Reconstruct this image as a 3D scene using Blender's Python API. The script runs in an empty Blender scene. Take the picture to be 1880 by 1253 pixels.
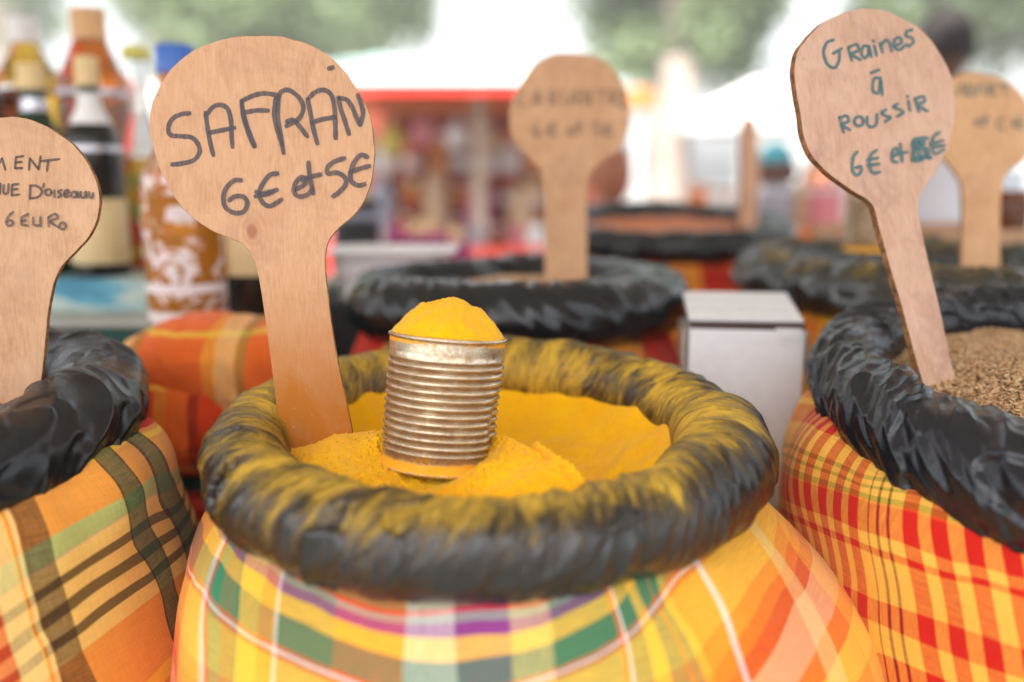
import bpy, bmesh, math, random
import numpy as np
from mathutils import Vector, Matrix, noise as mnoise
from mathutils.bvhtree import BVHTree

scene = bpy.context.scene
COL = scene.collection
rad = math.radians
# ------------------------------------------------------------------ camera
FPX = 1671.0                       # focal length of a 32 mm lens in photograph pixels
PITCH = rad(10.0)
CAM = np.array([0.0, 0.0, 1.2])
FWD = np.array([0.0, math.cos(PITCH), -math.sin(PITCH)])
UPV = np.array([0.0, math.sin(PITCH), math.cos(PITCH)])
cam_data = bpy.data.cameras.new('camera')
cam_data.lens = 32.0
cam_data.sensor_width = 36.0
cam_data.clip_start = 0.01
cam_data.clip_end = 500
cam_data.dof.use_dof = True
cam_data.dof.focus_distance = 0.60
cam_data.dof.aperture_fstop = 1.85
cam_data.dof.aperture_blades = 0
cam = bpy.data.objects.new('camera', cam_data)
COL.objects.link(cam)
cam.location = CAM
cam.rotation_euler = (math.pi / 2 - PITCH, 0, 0)
scene.camera = cam
# ------------------------------------------------------------------ world, sun, exposure
SUN_EL, SUN_AZ = rad(58), rad(205)         # azimuth measured clockwise from +Y: the sun stands behind the camera
world = bpy.data.worlds.new('World')
scene.world = world
world.use_nodes = True
wn = world.node_tree
wn.nodes.clear()
wo = wn.nodes.new('ShaderNodeOutputWorld')
wb = wn.nodes.new('ShaderNodeBackground')
sky = wn.nodes.new('ShaderNodeTexSky')
sky.sky_type = 'NISHITA'
sky.sun_disc = False
sky.sun_elevation = SUN_EL
sky.sun_rotation = SUN_AZ
sky.dust_density = 4.0
sky.air_density = 1.0
hs = wn.nodes.new('ShaderNodeHueSaturation')       # thin high cloud: the blue is washed out
hs.inputs['Saturation'].default_value = 0.22
wn.links.new(sky.outputs[0], hs.inputs['Color'])
wn.links.new(hs.outputs[0], wb.inputs['Color'])
wb.inputs['Strength'].default_value = 0.15
wn.links.new(wb.outputs[0], wo.inputs['Surface'])
sd = bpy.data.lights.new('sun', 'SUN')
sd.energy = 4.0
sd.angle = rad(3.0)
sd.color = (1.0, 0.95, 0.88)
so = bpy.data.objects.new('sun', sd)
COL.objects.link(so)
sun_dir = Vector((math.sin(SUN_AZ) * math.cos(SUN_EL), math.cos(SUN_AZ) * math.cos(SUN_EL), math.sin(SUN_EL)))
so.rotation_euler = sun_dir.to_track_quat('Z', 'Y').to_euler()
so.location = (0, -3, 6)
vs = scene.view_settings
scene.display_settings.display_device = 'sRGB'
vs.view_transform = 'Standard'
vs.look = 'None'
vs.gamma = 1
vs.exposure = 1.66
vs.use_curve_mapping = False
scene.render.engine = 'CYCLES'
scene.cycles.use_denoising = True
scene.cycles.max_bounces = 8
scene.cycles.diffuse_bounces = 4
scene.cycles.glossy_bounces = 3
scene.cycles.transmission_bounces = 6
scene.cycles.sample_clamp_indirect = 6.0
scene.cycles.caustics_reflective = False
scene.cycles.caustics_refractive = False

# ------------------------------------------------------------------ helpers
def P(px, py, d):
    """the place in the world seen at a photograph pixel, d metres deep"""
    return CAM + np.array([1.0, 0, 0]) * ((px - 940.0) / FPX * d) + UPV * ((626.5 - py) / FPX * d) + FWD * d

def PZ(px, py, z):
    """the place at height z seen at a photograph pixel"""
    v = P(px, py, 1.0) - CAM
    return CAM + v * ((z - CAM[2]) / v[2])

def ray(px, py):
    v = P(px, py, 1.0) - CAM
    return Vector(v / np.linalg.norm(v))

def tag(o, label=None, cat=None, group=None, kind=None):
    if label: o['label'] = label
    if cat: o['category'] = cat
    if group: o['group'] = group
    if kind: o['kind'] = kind
    return o

def empty(name, loc, label=None, cat=None, group=None, rz=0.0):
    o = bpy.data.objects.new(name, None)
    COL.objects.link(o)
    o.location = tuple(loc)
    o.rotation_euler = (0, 0, rz)
    o.empty_display_size = 0.02
    return tag(o, label, cat, group)

def mesh_obj(name, verts, faces, mats, parent=None, smooth=True, loc=(0, 0, 0), uv=None, mat_idx=None, attrs=None, world=True):
    """one mesh object; vertices are given in world space (world=True) and moved under the parent"""
    me = bpy.data.meshes.new(name)
    v = np.asarray(verts, dtype=np.float64)
    if parent is not None and world:
        v = v - np.array(parent.location)
        if abs(parent.rotation_euler.z) > 1e-9:
            a = -parent.rotation_euler.z
            c, s = math.cos(a), math.sin(a)
            v = np.stack([v[:, 0] * c - v[:, 1] * s, v[:, 0] * s + v[:, 1] * c, v[:, 2]], 1)
    f = faces.tolist() if isinstance(faces, np.ndarray) else faces
    me.from_pydata(v.tolist(), [], f)
    if not isinstance(mats, (list, tuple)): mats = [mats]
    for m in mats: me.materials.append(m)
    if uv is not None:
        uvs = uv if isinstance(uv, dict) else {'UVMap': uv}
        li = np.empty(len(me.loops), dtype=np.int32)
        me.loops.foreach_get('vertex_index', li)
        for k, a in uvs.items():
            lay = me.uv_layers.new(name=k)
            lay.data.foreach_set('uv', np.asarray(a, dtype=np.float32)[li].ravel())
    if attrs:
        for k, a in attrs.items():
            at = me.attributes.new(k, 'FLOAT', 'POINT')
            at.data.foreach_set('value', np.asarray(a, dtype=np.float32).ravel())
    if mat_idx is not None:
        me.polygons.foreach_set('material_index', np.asarray(mat_idx, dtype=np.int32))
    if smooth:
        me.polygons.foreach_set('use_smooth', np.ones(len(me.polygons), dtype=bool))
    me.update()
    o = bpy.data.objects.new(name, me)
    COL.objects.link(o)
    o.location = loc
    if parent is not None: o.parent = parent
    return o

def grid_faces(nr, nc, wrap_c=False, flip=False):
    i = np.arange(nr - 1)[:, None]
    j = np.arange(nc if wrap_c else nc - 1)[None, :]
    j2 = (j + 1) % nc
    a = i * nc + j; b = i * nc + j2; c = (i + 1) * nc + j2; d = (i + 1) * nc + j
    f = np.stack([a, b, c, d] if not flip else [a, d, c, b], -1).reshape(-1, 4)
    return f

def lathe(profile, n=48, center=(0, 0, 0), seg=None):
    """profile [(r,z)...] turned about the vertical axis"""
    pr = np.array(profile, dtype=float)
    th = np.linspace(0, 2 * math.pi, n, endpoint=False)
    V = np.stack([pr[:, 0:1] * np.cos(th), pr[:, 0:1] * np.sin(th), pr[:, 1:2] + 0 * th], -1).reshape(-1, 3) + np.array(center)
    uv = np.stack([np.broadcast_to(th / (2 * math.pi), (len(pr), n)), np.broadcast_to(pr[:, 1:2], (len(pr), n))], -1).reshape(-1, 2)
    return V, grid_faces(len(pr), n, True), uv

def smooth_curve(pts, per=6, closed=False):
    """Catmull-Rom through the points"""
    p = np.array(pts, dtype=float)
    n = len(p)
    out = []
    rng = range(n if closed else n - 1)
    for i in rng:
        if closed:
            p0, p1, p2, p3 = p[(i - 1) % n], p[i], p[(i + 1) % n], p[(i + 2) % n]
        else:
            p1, p2 = p[i], p[i + 1]
            p0 = p[i - 1] if i > 0 else 2 * p1 - p2
            p3 = p[i + 2] if i + 2 < n else 2 * p2 - p1
        for k in range(per):
            t = k / per
            out.append(0.5 * ((2 * p1) + (-p0 + p2) * t + (2 * p0 - 5 * p1 + 4 * p2 - p3) * t * t + (-p0 + 3 * p1 - 3 * p2 + p3) * t ** 3))
    if not closed: out.append(p[-1])
    return np.array(out)

def box(name, c, size, m, parent=None, rz=0.0, bevel=0.0, rx=0.0):
    """a box centred at c"""
    me = bpy.data.meshes.new(name)
    bm = bmesh.new()
    bmesh.ops.create_cube(bm, size=1.0)
    bmesh.ops.scale(bm, vec=size, verts=bm.verts)
    if bevel > 0:
        bmesh.ops.bevel(bm, geom=bm.edges[:], offset=bevel, segments=2, affect='EDGES', profile=0.5)
    bmesh.ops.rotate(bm, cent=(0, 0, 0), matrix=Matrix.Rotation(rx, 3, 'X'), verts=bm.verts)
    bmesh.ops.rotate(bm, cent=(0, 0, 0), matrix=Matrix.Rotation(rz, 3, 'Z'), verts=bm.verts)
    off = Vector(tuple(c)) - (Vector(parent.location) if parent else Vector((0, 0, 0)))
    bmesh.ops.translate(bm, vec=off, verts=bm.verts)
    bm.to_mesh(me); bm.free()
    me.materials.append(m)
    o = bpy.data.objects.new(name, me)
    COL.objects.link(o)
    if parent is not None: o.parent = parent
    return o

# --- gradient noise on numpy arrays
_rs = np.random.RandomState(7)
_perm = np.concatenate([_rs.permutation(256)] * 3)
_ang = _rs.rand(256) * 2 * math.pi
_gx, _gy = np.cos(_ang), np.sin(_ang)
def pn(x, y, seed=0, px=0):
    """2-D gradient noise, about -1..1; px: period of the lattice in x"""
    x = np.asarray(x, float); y = np.asarray(y, float) + seed * 37.31
    xi = np.floor(x).astype(int); yi = np.floor(y).astype(int)
    xf = x - xi; yf = y - yi
    def g(ix, iy, dx, dy):
        if px: ix = ix % px
        h = _perm[(_perm[(ix + seed * 13) & 255] + iy) & 255]
        return _gx[h] * dx + _gy[h] * dy
    u = xf * xf * xf * (xf * (xf * 6 - 15) + 10); v = yf * yf * yf * (yf * (yf * 6 - 15) + 10)
    a = g(xi, yi, xf, yf); b = g(xi + 1, yi, xf - 1, yf)
    c = g(xi, yi + 1, xf, yf - 1); d = g(xi + 1, yi + 1, xf - 1, yf - 1)
    return ((a + u * (b - a)) * (1 - v) + (c + u * (d - c)) * v) * 1.5

def fbm(x, y, seed=0, oct=4, px=0):
    s = 0; a = 1; k = 1
    for o in range(oct):
        s = s + a * pn(np.asarray(x) * k, np.asarray(y) * k, seed + o, px * k if px else 0); a *= .5; k *= 2
    return s

def sstep(a, b, x):
    t = np.clip((x - a) / (b - a), 0, 1)
    return t * t * (3 - 2 * t)

# --- materials
class NB:
    """small helper for node materials"""
    def __init__(self, name):
        self.m = bpy.data.materials.new(name)
        self.m.use_nodes = True
        self.t = self.m.node_tree
        self.t.nodes.clear()
        self.out = self.t.nodes.new('ShaderNodeOutputMaterial')
        self.b = self.t.nodes.new('ShaderNodeBsdfPrincipled')
        self.t.links.new(self.b.outputs[0], self.out.inputs['Surface'])
    def n(self, typ, ins=None, **props):
        nd = self.t.nodes.new(typ)
        for k, v in props.items(): setattr(nd, k, v)
        for k, v in (ins or {}).items():
            self.put(nd.inputs[k], v)
        return nd
    def put(self, sock, v):
        if isinstance(v, bpy.types.NodeSocket): self.t.links.new(v, sock)
        elif isinstance(v, bpy.types.Node): self.t.links.new(v.outputs[0], sock)
        else:
            if isinstance(v, (tuple, list)) and len(v) == 3 and sock.type == 'RGBA': v = (*v, 1)
            sock.default_value = v
    def set(self, **kw):
        for k, v in kw.items():
            self.put(self.b.inputs[k.replace('_', ' ')], v)
        return self
    def math(self, op, a, b=0.0, c=0.0, clamp=False):
        nd = self.n('ShaderNodeMath', operation=op, use_clamp=clamp)
        self.put(nd.inputs[0], a); self.put(nd.inputs[1], b); self.put(nd.inputs[2], c)
        return nd.outputs[0]
    def noise(self, vec=None, scale=5.0, detail=4.0, rough=0.55, dist=0.0, out='Fac'):
        nd = self.n('ShaderNodeTexNoise', {'Scale': scale, 'Detail': detail, 'Roughness': rough, 'Distortion': dist})
        if vec is not None: self.put(nd.inputs['Vector'], vec)
        return nd.outputs[out]
    def map(self, vec, scale=(1, 1, 1), loc=(0, 0, 0), rot=(0, 0, 0)):
        nd = self.n('ShaderNodeMapping')
        self.put(nd.inputs['Vector'], vec)
        nd.inputs['Scale'].default_value = scale; nd.inputs['Location'].default_value = loc; nd.inputs['Rotation'].default_value = rot
        return nd.outputs[0]
    def uv(self, name='UVMap'):
        return self.n('ShaderNodeUVMap', uv_map=name).outputs[0]
    def obj(self):
        return self.n('ShaderNodeTexCoord').outputs['Object']
    def attr(self, name):
        return self.n('ShaderNodeAttribute', attribute_name=name).outputs['Fac']
    def ramp(self, fac, stops, interp='LINEAR'):
        nd = self.n('ShaderNodeValToRGB')
        cr = nd.color_ramp
        cr.interpolation = interp
        stops = sorted(stops, key=lambda s: s[0])
        while len(cr.elements) < len(stops): cr.elements.new(0.5)
        for e, (p_, c_) in zip(cr.elements, stops):
            e.position = p_
            if not isinstance(c_, (tuple, list)): c_ = (c_, c_, c_)
            e.color = (*c_, 1) if len(c_) == 3 else c_
        self.put(nd.inputs[0], fac)
        return nd
    def mix(self, fac, a, b, blend='MIX'):
        nd = self.n('ShaderNodeMix', data_type='RGBA', blend_type=blend)
        self.put(nd.inputs[0], fac); self.put(nd.inputs[6], a); self.put(nd.inputs[7], b)
        return nd.outputs[2]
    def bump(self, h, strength=0.3, dist=0.001, normal=None):
        nd = self.n('ShaderNodeBump', {'Strength': strength, 'Distance': dist, 'Height': h})
        if normal is not None: self.put(nd.inputs['Normal'], normal)
        self.t.links.new(nd.outputs[0], self.b.inputs['Normal'])
        return nd.outputs[0]

def srgb(r, g, b):
    f = lambda c: (c / 255 / 12.92) if c / 255 <= 0.04045 else ((c / 255 + 0.055) / 1.055) ** 2.4
    return (f(r), f(g), f(b))

def plain(name, col, rough=0.6, metallic=0.0, var=0.12, scale=30, spec=0.5, trans=0.0, coat=0.0):
    """a procedural material: one colour with slight mottling and relief"""
    q = NB(name)
    nz = q.noise(q.obj(), scale, 4)
    dark = tuple(c * (1 - var) for c in col); light = tuple(min(1, c * (1 + var)) for c in col)
    q.set(Base_Color=q.ramp(nz, [(0.3, dark), (0.7, light)]), Roughness=rough, Metallic=metallic, Specular_IOR_Level=spec)
    if trans: q.set(Transmission_Weight=trans, IOR=1.35)
    if coat: q.set(Coat_Weight=coat)
    q.bump(nz, 0.08, 0.001)
    return q.m

def powder_mat(name, c_lo, c_hi, scale=900):
    q = NB(name)
    o = q.obj()
    big = q.noise(o, 40, 5, .6); fine = q.noise(o, scale, 3, .7); mid = q.noise(o, 260, 4, .7)
    q.set(Base_Color=q.ramp(q.math('ADD', q.math('MULTIPLY', big, .5), q.math('MULTIPLY', mid, .5)), [(0.3, c_lo), (0.68, c_hi)]),
          Roughness=0.95, Specular_IOR_Level=0.1, Sheen_Weight=0.15)
    h = q.math('ADD', q.math('MULTIPLY', mid, 1.0), q.math('MULTIPLY', fine, .55))
    q.bump(h, 0.9, 0.0011)
    return q.m

def plastic_mat(name, base, dust, amount=0.0, slant=0.35, rough=0.28, crumple=((48, 20), (120, 46)), bump=0.5, spec=0.5):
    """thin black bag plastic, crumpled into flat little facets; spice dust lies in fine streaks along the folds and as loose grains"""
    q = NB(name)
    uv = q.uv('ring')                                     # metres along the tube, metres round it
    st = q.map(uv, (1, 1, 1), rot=(0, 0, slant))
    wv = q.n('ShaderNodeTexNoise', {'Vector': q.map(uv, (26, 26, 1)), 'Scale': 1.0, 'Detail': 3.0})
    off = q.n('ShaderNodeVectorMath', operation='SCALE'); q.put(off.inputs[0], wv.outputs['Color']); off.inputs['Scale'].default_value = 0.020
    stw = q.n('ShaderNodeVectorMath', operation='ADD'); q.put(stw.inputs[0], st); q.put(stw.inputs[1], off.outputs[0]); stw = stw.outputs[0]
    s1 = q.noise(q.map(stw, (60, 12, 1)), 1.0, 6, .66)
    s2 = q.noise(q.map(stw, (330, 46, 1)), 1.0, 6, .75)
    patch = q.noise(q.map(uv, (11, 16, 1)), 1.0, 4, .6)
    grain = q.noise(q.obj(), 1500, 2, .8)
    a = q.attr('dust')
    def plates(sc):
        v = q.n('ShaderNodeTexVoronoi', {'Vector': q.map(stw, (*sc, 1)), 'Scale': 1.0}, feature='F1', distance='EUCLIDEAN')
        return v.outputs['Distance']
    v1 = plates(crumple[0]); v2 = plates(crumple[1])
    crk = q.n('ShaderNodeTexNoise', {'Vector': q.map(stw, (230, 90, 1)), 'Scale': 1.0, 'Detail': 4.0, 'Roughness': .6}, noise_type='RIDGED_MULTIFRACTAL').outputs['Fac']
    t = q.math('ADD', q.math('MULTIPLY', s1, .85), q.math('MULTIPLY', s2, 1.05))
    t = q.math('ADD', t, q.math('MULTIPLY', patch, .60))
    t = q.math('ADD', t, q.math('MULTIPLY', grain, .55))
    t = q.math('ADD', t, q.math('MULTIPLY', v1, .22))
    t = q.math('ADD', t, q.math('MULTIPLY', a, 1.0))
    cov = q.n('ShaderNodeMapRange', {'Value': t, 'From Min': 1.74 - amount, 'From Max': 2.42 - amount}, clamp=True).outputs[0]
    m = lambda k, b_=0.0: tuple(x_ * k + b_ for x_ in dust)
    c = q.ramp(cov, [(0.0, base), (0.28, tuple(max(u_, v_) for u_, v_ in zip(base, m(.035, .001)))), (0.50, m(.13)), (0.70, m(.62)), (1.0, m(1.3))])
    rr = q.n('ShaderNodeMapRange', {'Value': cov, 'From Min': 0.15, 'From Max': 0.85, 'To Min': rough, 'To Max': 0.70}, clamp=True).outputs[0]
    rr = q.math('ADD', rr, q.math('MULTIPLY', q.math('SUBTRACT', s2, .5), .25), clamp=True)
    q.set(Base_Color=c, Roughness=rr, Specular_IOR_Level=spec)
    h = q.math('ADD', q.math('MULTIPLY', v1, 1.6), q.math('MULTIPLY', v2, 0.55))
    h = q.math('ADD', h, q.math('MULTIPLY', crk, 0.16))
    h = q.math('ADD', h, q.math('MULTIPLY', s2, 0.30))
    h = q.math('ADD', h, q.math('MULTIPLY', q.math('MULTIPLY', cov, grain), 0.4))
    q.bump(h, bump, 0.0016)
    return q.m

def cloth_mat(name, fam_a, fam_b, ra, rb, weave=1900.0, mixw=0.5):
    """madras: two families of coloured threads crossing. fam: [(position, colour, weight)...] constant bands over range ra / rb"""
    q = NB(name)
    sp = q.n('ShaderNodeSeparateXYZ', {0: q.uv('plaid')})
    wob = q.noise(q.uv('metric'), 60, 2)
    def fam(sock, stops, rng):
        f = q.n('ShaderNodeMapRange', {'Value': q.math('ADD', sock, q.math('MULTIPLY', q.math('SUBTRACT', wob, .5), .02)), 'From Min': rng[0], 'From Max': rng[1]}, clamp=True).outputs[0]
        st = [((p_ - rng[0]) / (rng[1] - rng[0]), (*c_, w_)) for p_, c_, w_ in stops]
        st = [(min(1, max(0, a)), c) for a, c in st]
        return q.ramp(f, st, 'CONSTANT')
    A = fam(sp.outputs[0], fam_a, ra); B = fam(sp.outputs[1], fam_b, rb)
    met = q.uv('metric')
    ms = q.n('ShaderNodeSeparateXYZ', {0: met})
    wx = q.math('SINE', q.math('MULTIPLY', ms.outputs[0], weave * 2.0)); wy = q.math('SINE', q.math('MULTIPLY', ms.outputs[1], weave * 2.0))
    over = q.math('MULTIPLY', wx, wy)                     # which thread lies on top
    tn = q.noise(q.map(met, (900, 60, 1)), 1.0, 3, .7)
    tn2 = q.noise(q.map(met, (60, 900, 1)), 1.0, 3, .7)
    w = q.math('ADD', B.outputs['Alpha'], q.math('MULTIPLY', over, 0.15))
    w = q.math('ADD', w, q.math('MULTIPLY', q.math('SUBTRACT', tn, tn2), 0.55), clamp=True)
    w = q.math('MULTIPLY', w, q.math('GREATER_THAN', B.outputs['Alpha'], 0.01))
    c = q.mix(w, A.outputs['Color'], B.outputs['Color'])
    shade = q.ramp(q.math('ADD', q.math('MULTIPLY', tn, .5), q.math('MULTIPLY', tn2, .5)), [(0.3, (0.80, .80, .80)), (0.7, (1.1, 1.1, 1.1))])
    c = q.mix(1.0, c, shade, 'MULTIPLY')
    q.set(Base_Color=c, Roughness=0.85, Specular_IOR_Level=0.2, Sheen_Weight=0.12)
    h = q.math('ADD', q.math('MULTIPLY', over, .5), q.math('ADD', tn, tn2))
    q.bump(h, 0.4, 0.0006)
    return q.m

def wood_mat(name, knots=(), stain=0.0, tone=(1, 1, 1), rot=0.0, smudge=0.38):
    """pale plywood; UV in metres of the board's own plane"""
    q = NB(name)
    uv = q.uv('board')
    d = q.math('MULTIPLY', 0.0, 1.0)
    rings = None
    for (kx, ky, kr) in knots:
        sub = q.n('ShaderNodeVectorMath', operation='SUBTRACT'); q.put(sub.inputs[0], uv); sub.inputs[1].default_value = (kx, ky, 0)
        sc = q.map(sub.outputs[0], (1.45, 1.0, 1))
        ln = q.n('ShaderNodeVectorMath', operation='LENGTH'); q.put(ln.inputs[0], sc)
        rings = (ln.outputs['Value'], kr)
    g1 = q.noise(q.map(uv, (110, 26.0, 1), rot=(0, 0, rot)), 1.0, 5, .65, 1.8)
    g2 = q.noise(q.map(uv, (900, 75, 1), rot=(0, 0, rot)), 1.0, 4, .7, 0.3)
    g3 = q.noise(q.map(uv, (34, 19, 1)), 1.0, 5, .62, 1.2)
    t = q.math('ADD', q.math('MULTIPLY', g1, .28), q.math('ADD', q.math('MULTIPLY', g2, .42), q.math('MULTIPLY', g3, .42)))
    T = lambda c: tuple(a * b for a, b in zip(c, tone))
    c = q.ramp(t, [(0.38, T((0.44, 0.225, 0.115))), (0.55, T((0.58, 0.33, 0.185))), (0.74, T((0.68, 0.42, 0.265)))]).outputs[0]
    if rings:
        r, kr = rings
        rr = q.math('MULTIPLY', q.math('SINE', q.math('ADD', q.math('MULTIPLY', r, 1150), q.math('MULTIPLY', g3, 9))), 0.5)
        near = q.n('ShaderNodeMapRange', {'Value': r, 'From Min': kr * 1.2, 'From Max': kr * 4.2, 'To Min': 0.75, 'To Max': 0.0}, clamp=True).outputs[0]
        c = q.mix(q.math('MULTIPLY', near, q.math('ADD', rr, .5), clamp=True), c, T((0.50, 0.27, 0.15)))
        core = q.n('ShaderNodeMapRange', {'Value': r, 'From Min': kr * .55, 'From Max': kr * 1.15, 'To Min': 0.9, 'To Max': 0.0}, clamp=True).outputs[0]
        c = q.mix(core, c, T((0.36, 0.135, 0.075)))
    fl = q.noise(q.map(uv, (130, 150, 1)), 1.0, 2, .5)                    # small brown flecks and smudges
    fm = q.ramp(fl, [(0.70, 0.0), (0.80, 0.55)])
    c = q.mix(fm, c, T((0.27, 0.13, 0.08)))
    fl2 = q.noise(q.map(uv, (420, 300, 1)), 1.0, 2, .5)
    c = q.mix(q.ramp(fl2, [(0.72, 0.0), (0.80, 0.5)]), c, T((0.20, 0.10, 0.06)))
    sm = q.noise(q.map(uv, (22, 26, 1), loc=(3, 1, 0)), 1.0, 5, .7, 0.6)
    c = q.mix(q.ramp(sm, [(0.52, 0.0), (0.72, smudge)]), c, T((0.33, 0.17, 0.115)))
    if stain:
        sy = q.n('ShaderNodeSeparateXYZ', {0: uv}).outputs[1]
        st = q.math('MULTIPLY', q.math('SUBTRACT', -0.078, sy), 10.0, clamp=True)
        s = q.math('MULTIPLY', q.math('ADD', st, q.math('MULTIPLY', q.math('SUBTRACT', g3, .5), 1.1)), stain, clamp=True)
        c = q.mix(s, c, (0.42, 0.135, 0.008))
        sp2 = q.ramp(q.noise(q.map(uv, (160, 160, 1), loc=(5, 0, 0)), 1.0, 3, .6), [(0.66, 0.0), (0.74, 0.6)])
        c = q.mix(q.math('MULTIPLY', st, sp2.outputs[0]), c, (0.66, 0.42, 0.24))
    q.set(Base_Color=c, Roughness=0.62, Specular_IOR_Level=0.3)
    q.bump(q.math('ADD', g2, q.math('MULTIPLY', g1, .6)), 0.14, 0.0006)
    return q.m

def edge_mat(name='sawn_edge', tone=1.0, dust=0.0):
    q = NB(name)
    nz = q.noise(q.obj(), 220, 4, .7)
    ec = q.ramp(nz, [(0.35, (0.07 * tone, 0.028 * tone, 0.01 * tone)), (0.7, (0.30 * tone, 0.135 * tone, 0.045 * tone))])
    q.set(Base_Color=q.mix(q.math('MULTIPLY', q.ramp(q.noise(q.obj(), 45, 4, .7), [(0.42, 0.0), (0.55, 1.0)]), dust), ec, (0.60, 0.30, 0.01)), Roughness=0.8)
    q.bump(nz, 0.5, 0.0006)
    return q.m

def ink_mat(name, col, cover=0.82):
    """felt pen soaked into wood: breaks up where the pen ran dry"""
    q = NB(name)
    uv = q.uv('board')
    g = q.noise(q.map(uv, (700, 60, 1), rot=(0, 0, 0.9)), 1.0, 4, .7, .3)
    g2 = q.noise(q.map(uv, (420, 16, 1)), 1.0, 4, .65)
    t = q.math('ADD', q.math('MULTIPLY', g, .6), q.math('MULTIPLY', g2, .4))
    a = q.ramp(t, [(0.30, cover * 0.45), (0.45, cover * 0.8), (0.60, cover)])
    q.set(Base_Color=col, Roughness=0.55)
    tr = q.n('ShaderNodeBsdfTransparent')
    mx = q.n('ShaderNodeMixShader')
    q.put(mx.inputs[0], q.math('SUBTRACT', 1.0, a.outputs[0]))
    q.t.links.new(q.b.outputs[0], mx.inputs[1]); q.t.links.new(tr.outputs[0], mx.inputs[2])
    q.t.links.new(mx.outputs[0], q.out.inputs['Surface'])
    return q.m

# ------------------------------------------------------------------ large structure: ground, table, canopy
def paving():
    q = NB('pale_paving')
    o = q.obj()
    nz = q.noise(o, 1.3, 6, .6)
    br = q.n('ShaderNodeTexBrick', {'Scale': 1.0, 'Mortar Size': 0.012, 'Brick Width': 0.6, 'Row Height': 0.4})
    q.put(br.inputs['Vector'], o)
    br.inputs['Color1'].default_value = (0.20, 0.19, 0.175, 1); br.inputs['Color2'].default_value = (0.16, 0.152, 0.14, 1); br.inputs['Mortar'].default_value = (0.09, 0.085, 0.08, 1)
    q.set(Base_Color=q.mix(q.ramp(nz, [(0.3, 0.0), (0.8, 0.4)]), br.outputs[0], (0.13, 0.12, 0.11)), Roughness=0.85)
    q.bump(br.outputs['Fac'], 0.4, 0.003)
    return q.m
gx = np.array([[-160, -60, 0], [160, -60, 0], [160, 300, 0], [-160, 300, 0]], float)
tag(mesh_obj('ground', gx, [[0, 1, 2, 3]], paving(), smooth=False), kind='structure')

# the bright air over the square: far things fade
hz = NB('bright_air')
hz.t.nodes.remove(hz.b)
vol = hz.n('ShaderNodeVolumePrincipled', {'Density': 0.014, 'Anisotropy': 0.2})
vol.inputs['Color'].default_value = (0.97, 0.98, 1.0, 1)
hz.t.links.new(vol.outputs[0], hz.out.inputs['Volume'])
tag(box('haze', (0, 16, 3.8), (40, 48, 9.6), hz.m), kind='stuff')

# the stall's own table and its cloth roof (above the camera: it keeps the direct sun off the sacks)
TABLE_Z = 0.62
tb = empty('market_table', (0, 0.95, 0), 'long trestle table of grey boards carrying all the spice sacks', 'table')
wood_dark = plain('table_wood', (0.16, 0.11, 0.07), 0.75, var=0.3, scale=12)
for k in range(7):
    box('board', (0, 0.26 + k * 0.235, TABLE_Z - 0.015), (2.9, 0.23, 0.03), wood_dark, tb, bevel=0.003)
for sx in (-1.3, 1.3):
    for yy in (0.3, 1.6):
        box('leg', (sx, yy, (TABLE_Z - 0.03) / 2), (0.05, 0.05, TABLE_Z - 0.03), wood_dark, tb)

q = NB('canopy_cloth')
nzc = q.noise(q.obj(), 3, 4)
q.set(Base_Color=q.ramp(nzc, [(0.3, (0.44, 0.38, 0.31)), (0.7, (0.50, 0.44, 0.37))]), Roughness=0.8)
trl = q.n('ShaderNodeBsdfTranslucent', {'Color': (0.80, 0.74, 0.64, 1)})
mxs = q.n('ShaderNodeMixShader', {0: 0.07})
q.t.links.new(q.b.outputs[0], mxs.inputs[1]); q.t.links.new(trl.outputs[0], mxs.inputs[2]); q.t.links.new(mxs.outputs[0], q.out.inputs['Surface'])
canopy_cloth = q.m
cn = empty('stall_canopy', (0, 0.6, 0), 'cream cloth canopy on four poles over the spice table', 'canopy')
nx, ny = 24, 24
X, Y = np.meshgrid(np.linspace(-2.3, 2.3, nx), np.linspace(-0.65, 2.4, ny))
Zc = 2.35 + 0.38 * (1 - np.maximum(abs(X) / 2.3, abs((Y - 0.875) / 1.525))) + 0.01 * pn(X * 3, Y * 3, 2)
mesh_obj('roof_cloth', np.stack([X, Y, Zc], -1).reshape(-1, 3), grid_faces(ny, nx), canopy_cloth, cn)
steel = plain('galvanised_pole', (0.5, 0.5, 0.5), 0.4, 0.8)
for sx in (-2.28, 2.28):
    for yy in (-0.63, 2.38):
        V, F, U = lathe([(0.016, 0), (0.016, 2.36)], 12, (sx, yy, 0))
        mesh_obj('pole', V, F, steel, cn)

# ------------------------------------------------------------------ spice sacks
TILT = rad(5.5)
def tilt_pts(X, Y, Z, t):
    c, s = math.cos(t), math.sin(t)
    return X, Y * c - Z * s, Y * s + Z * c

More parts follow.
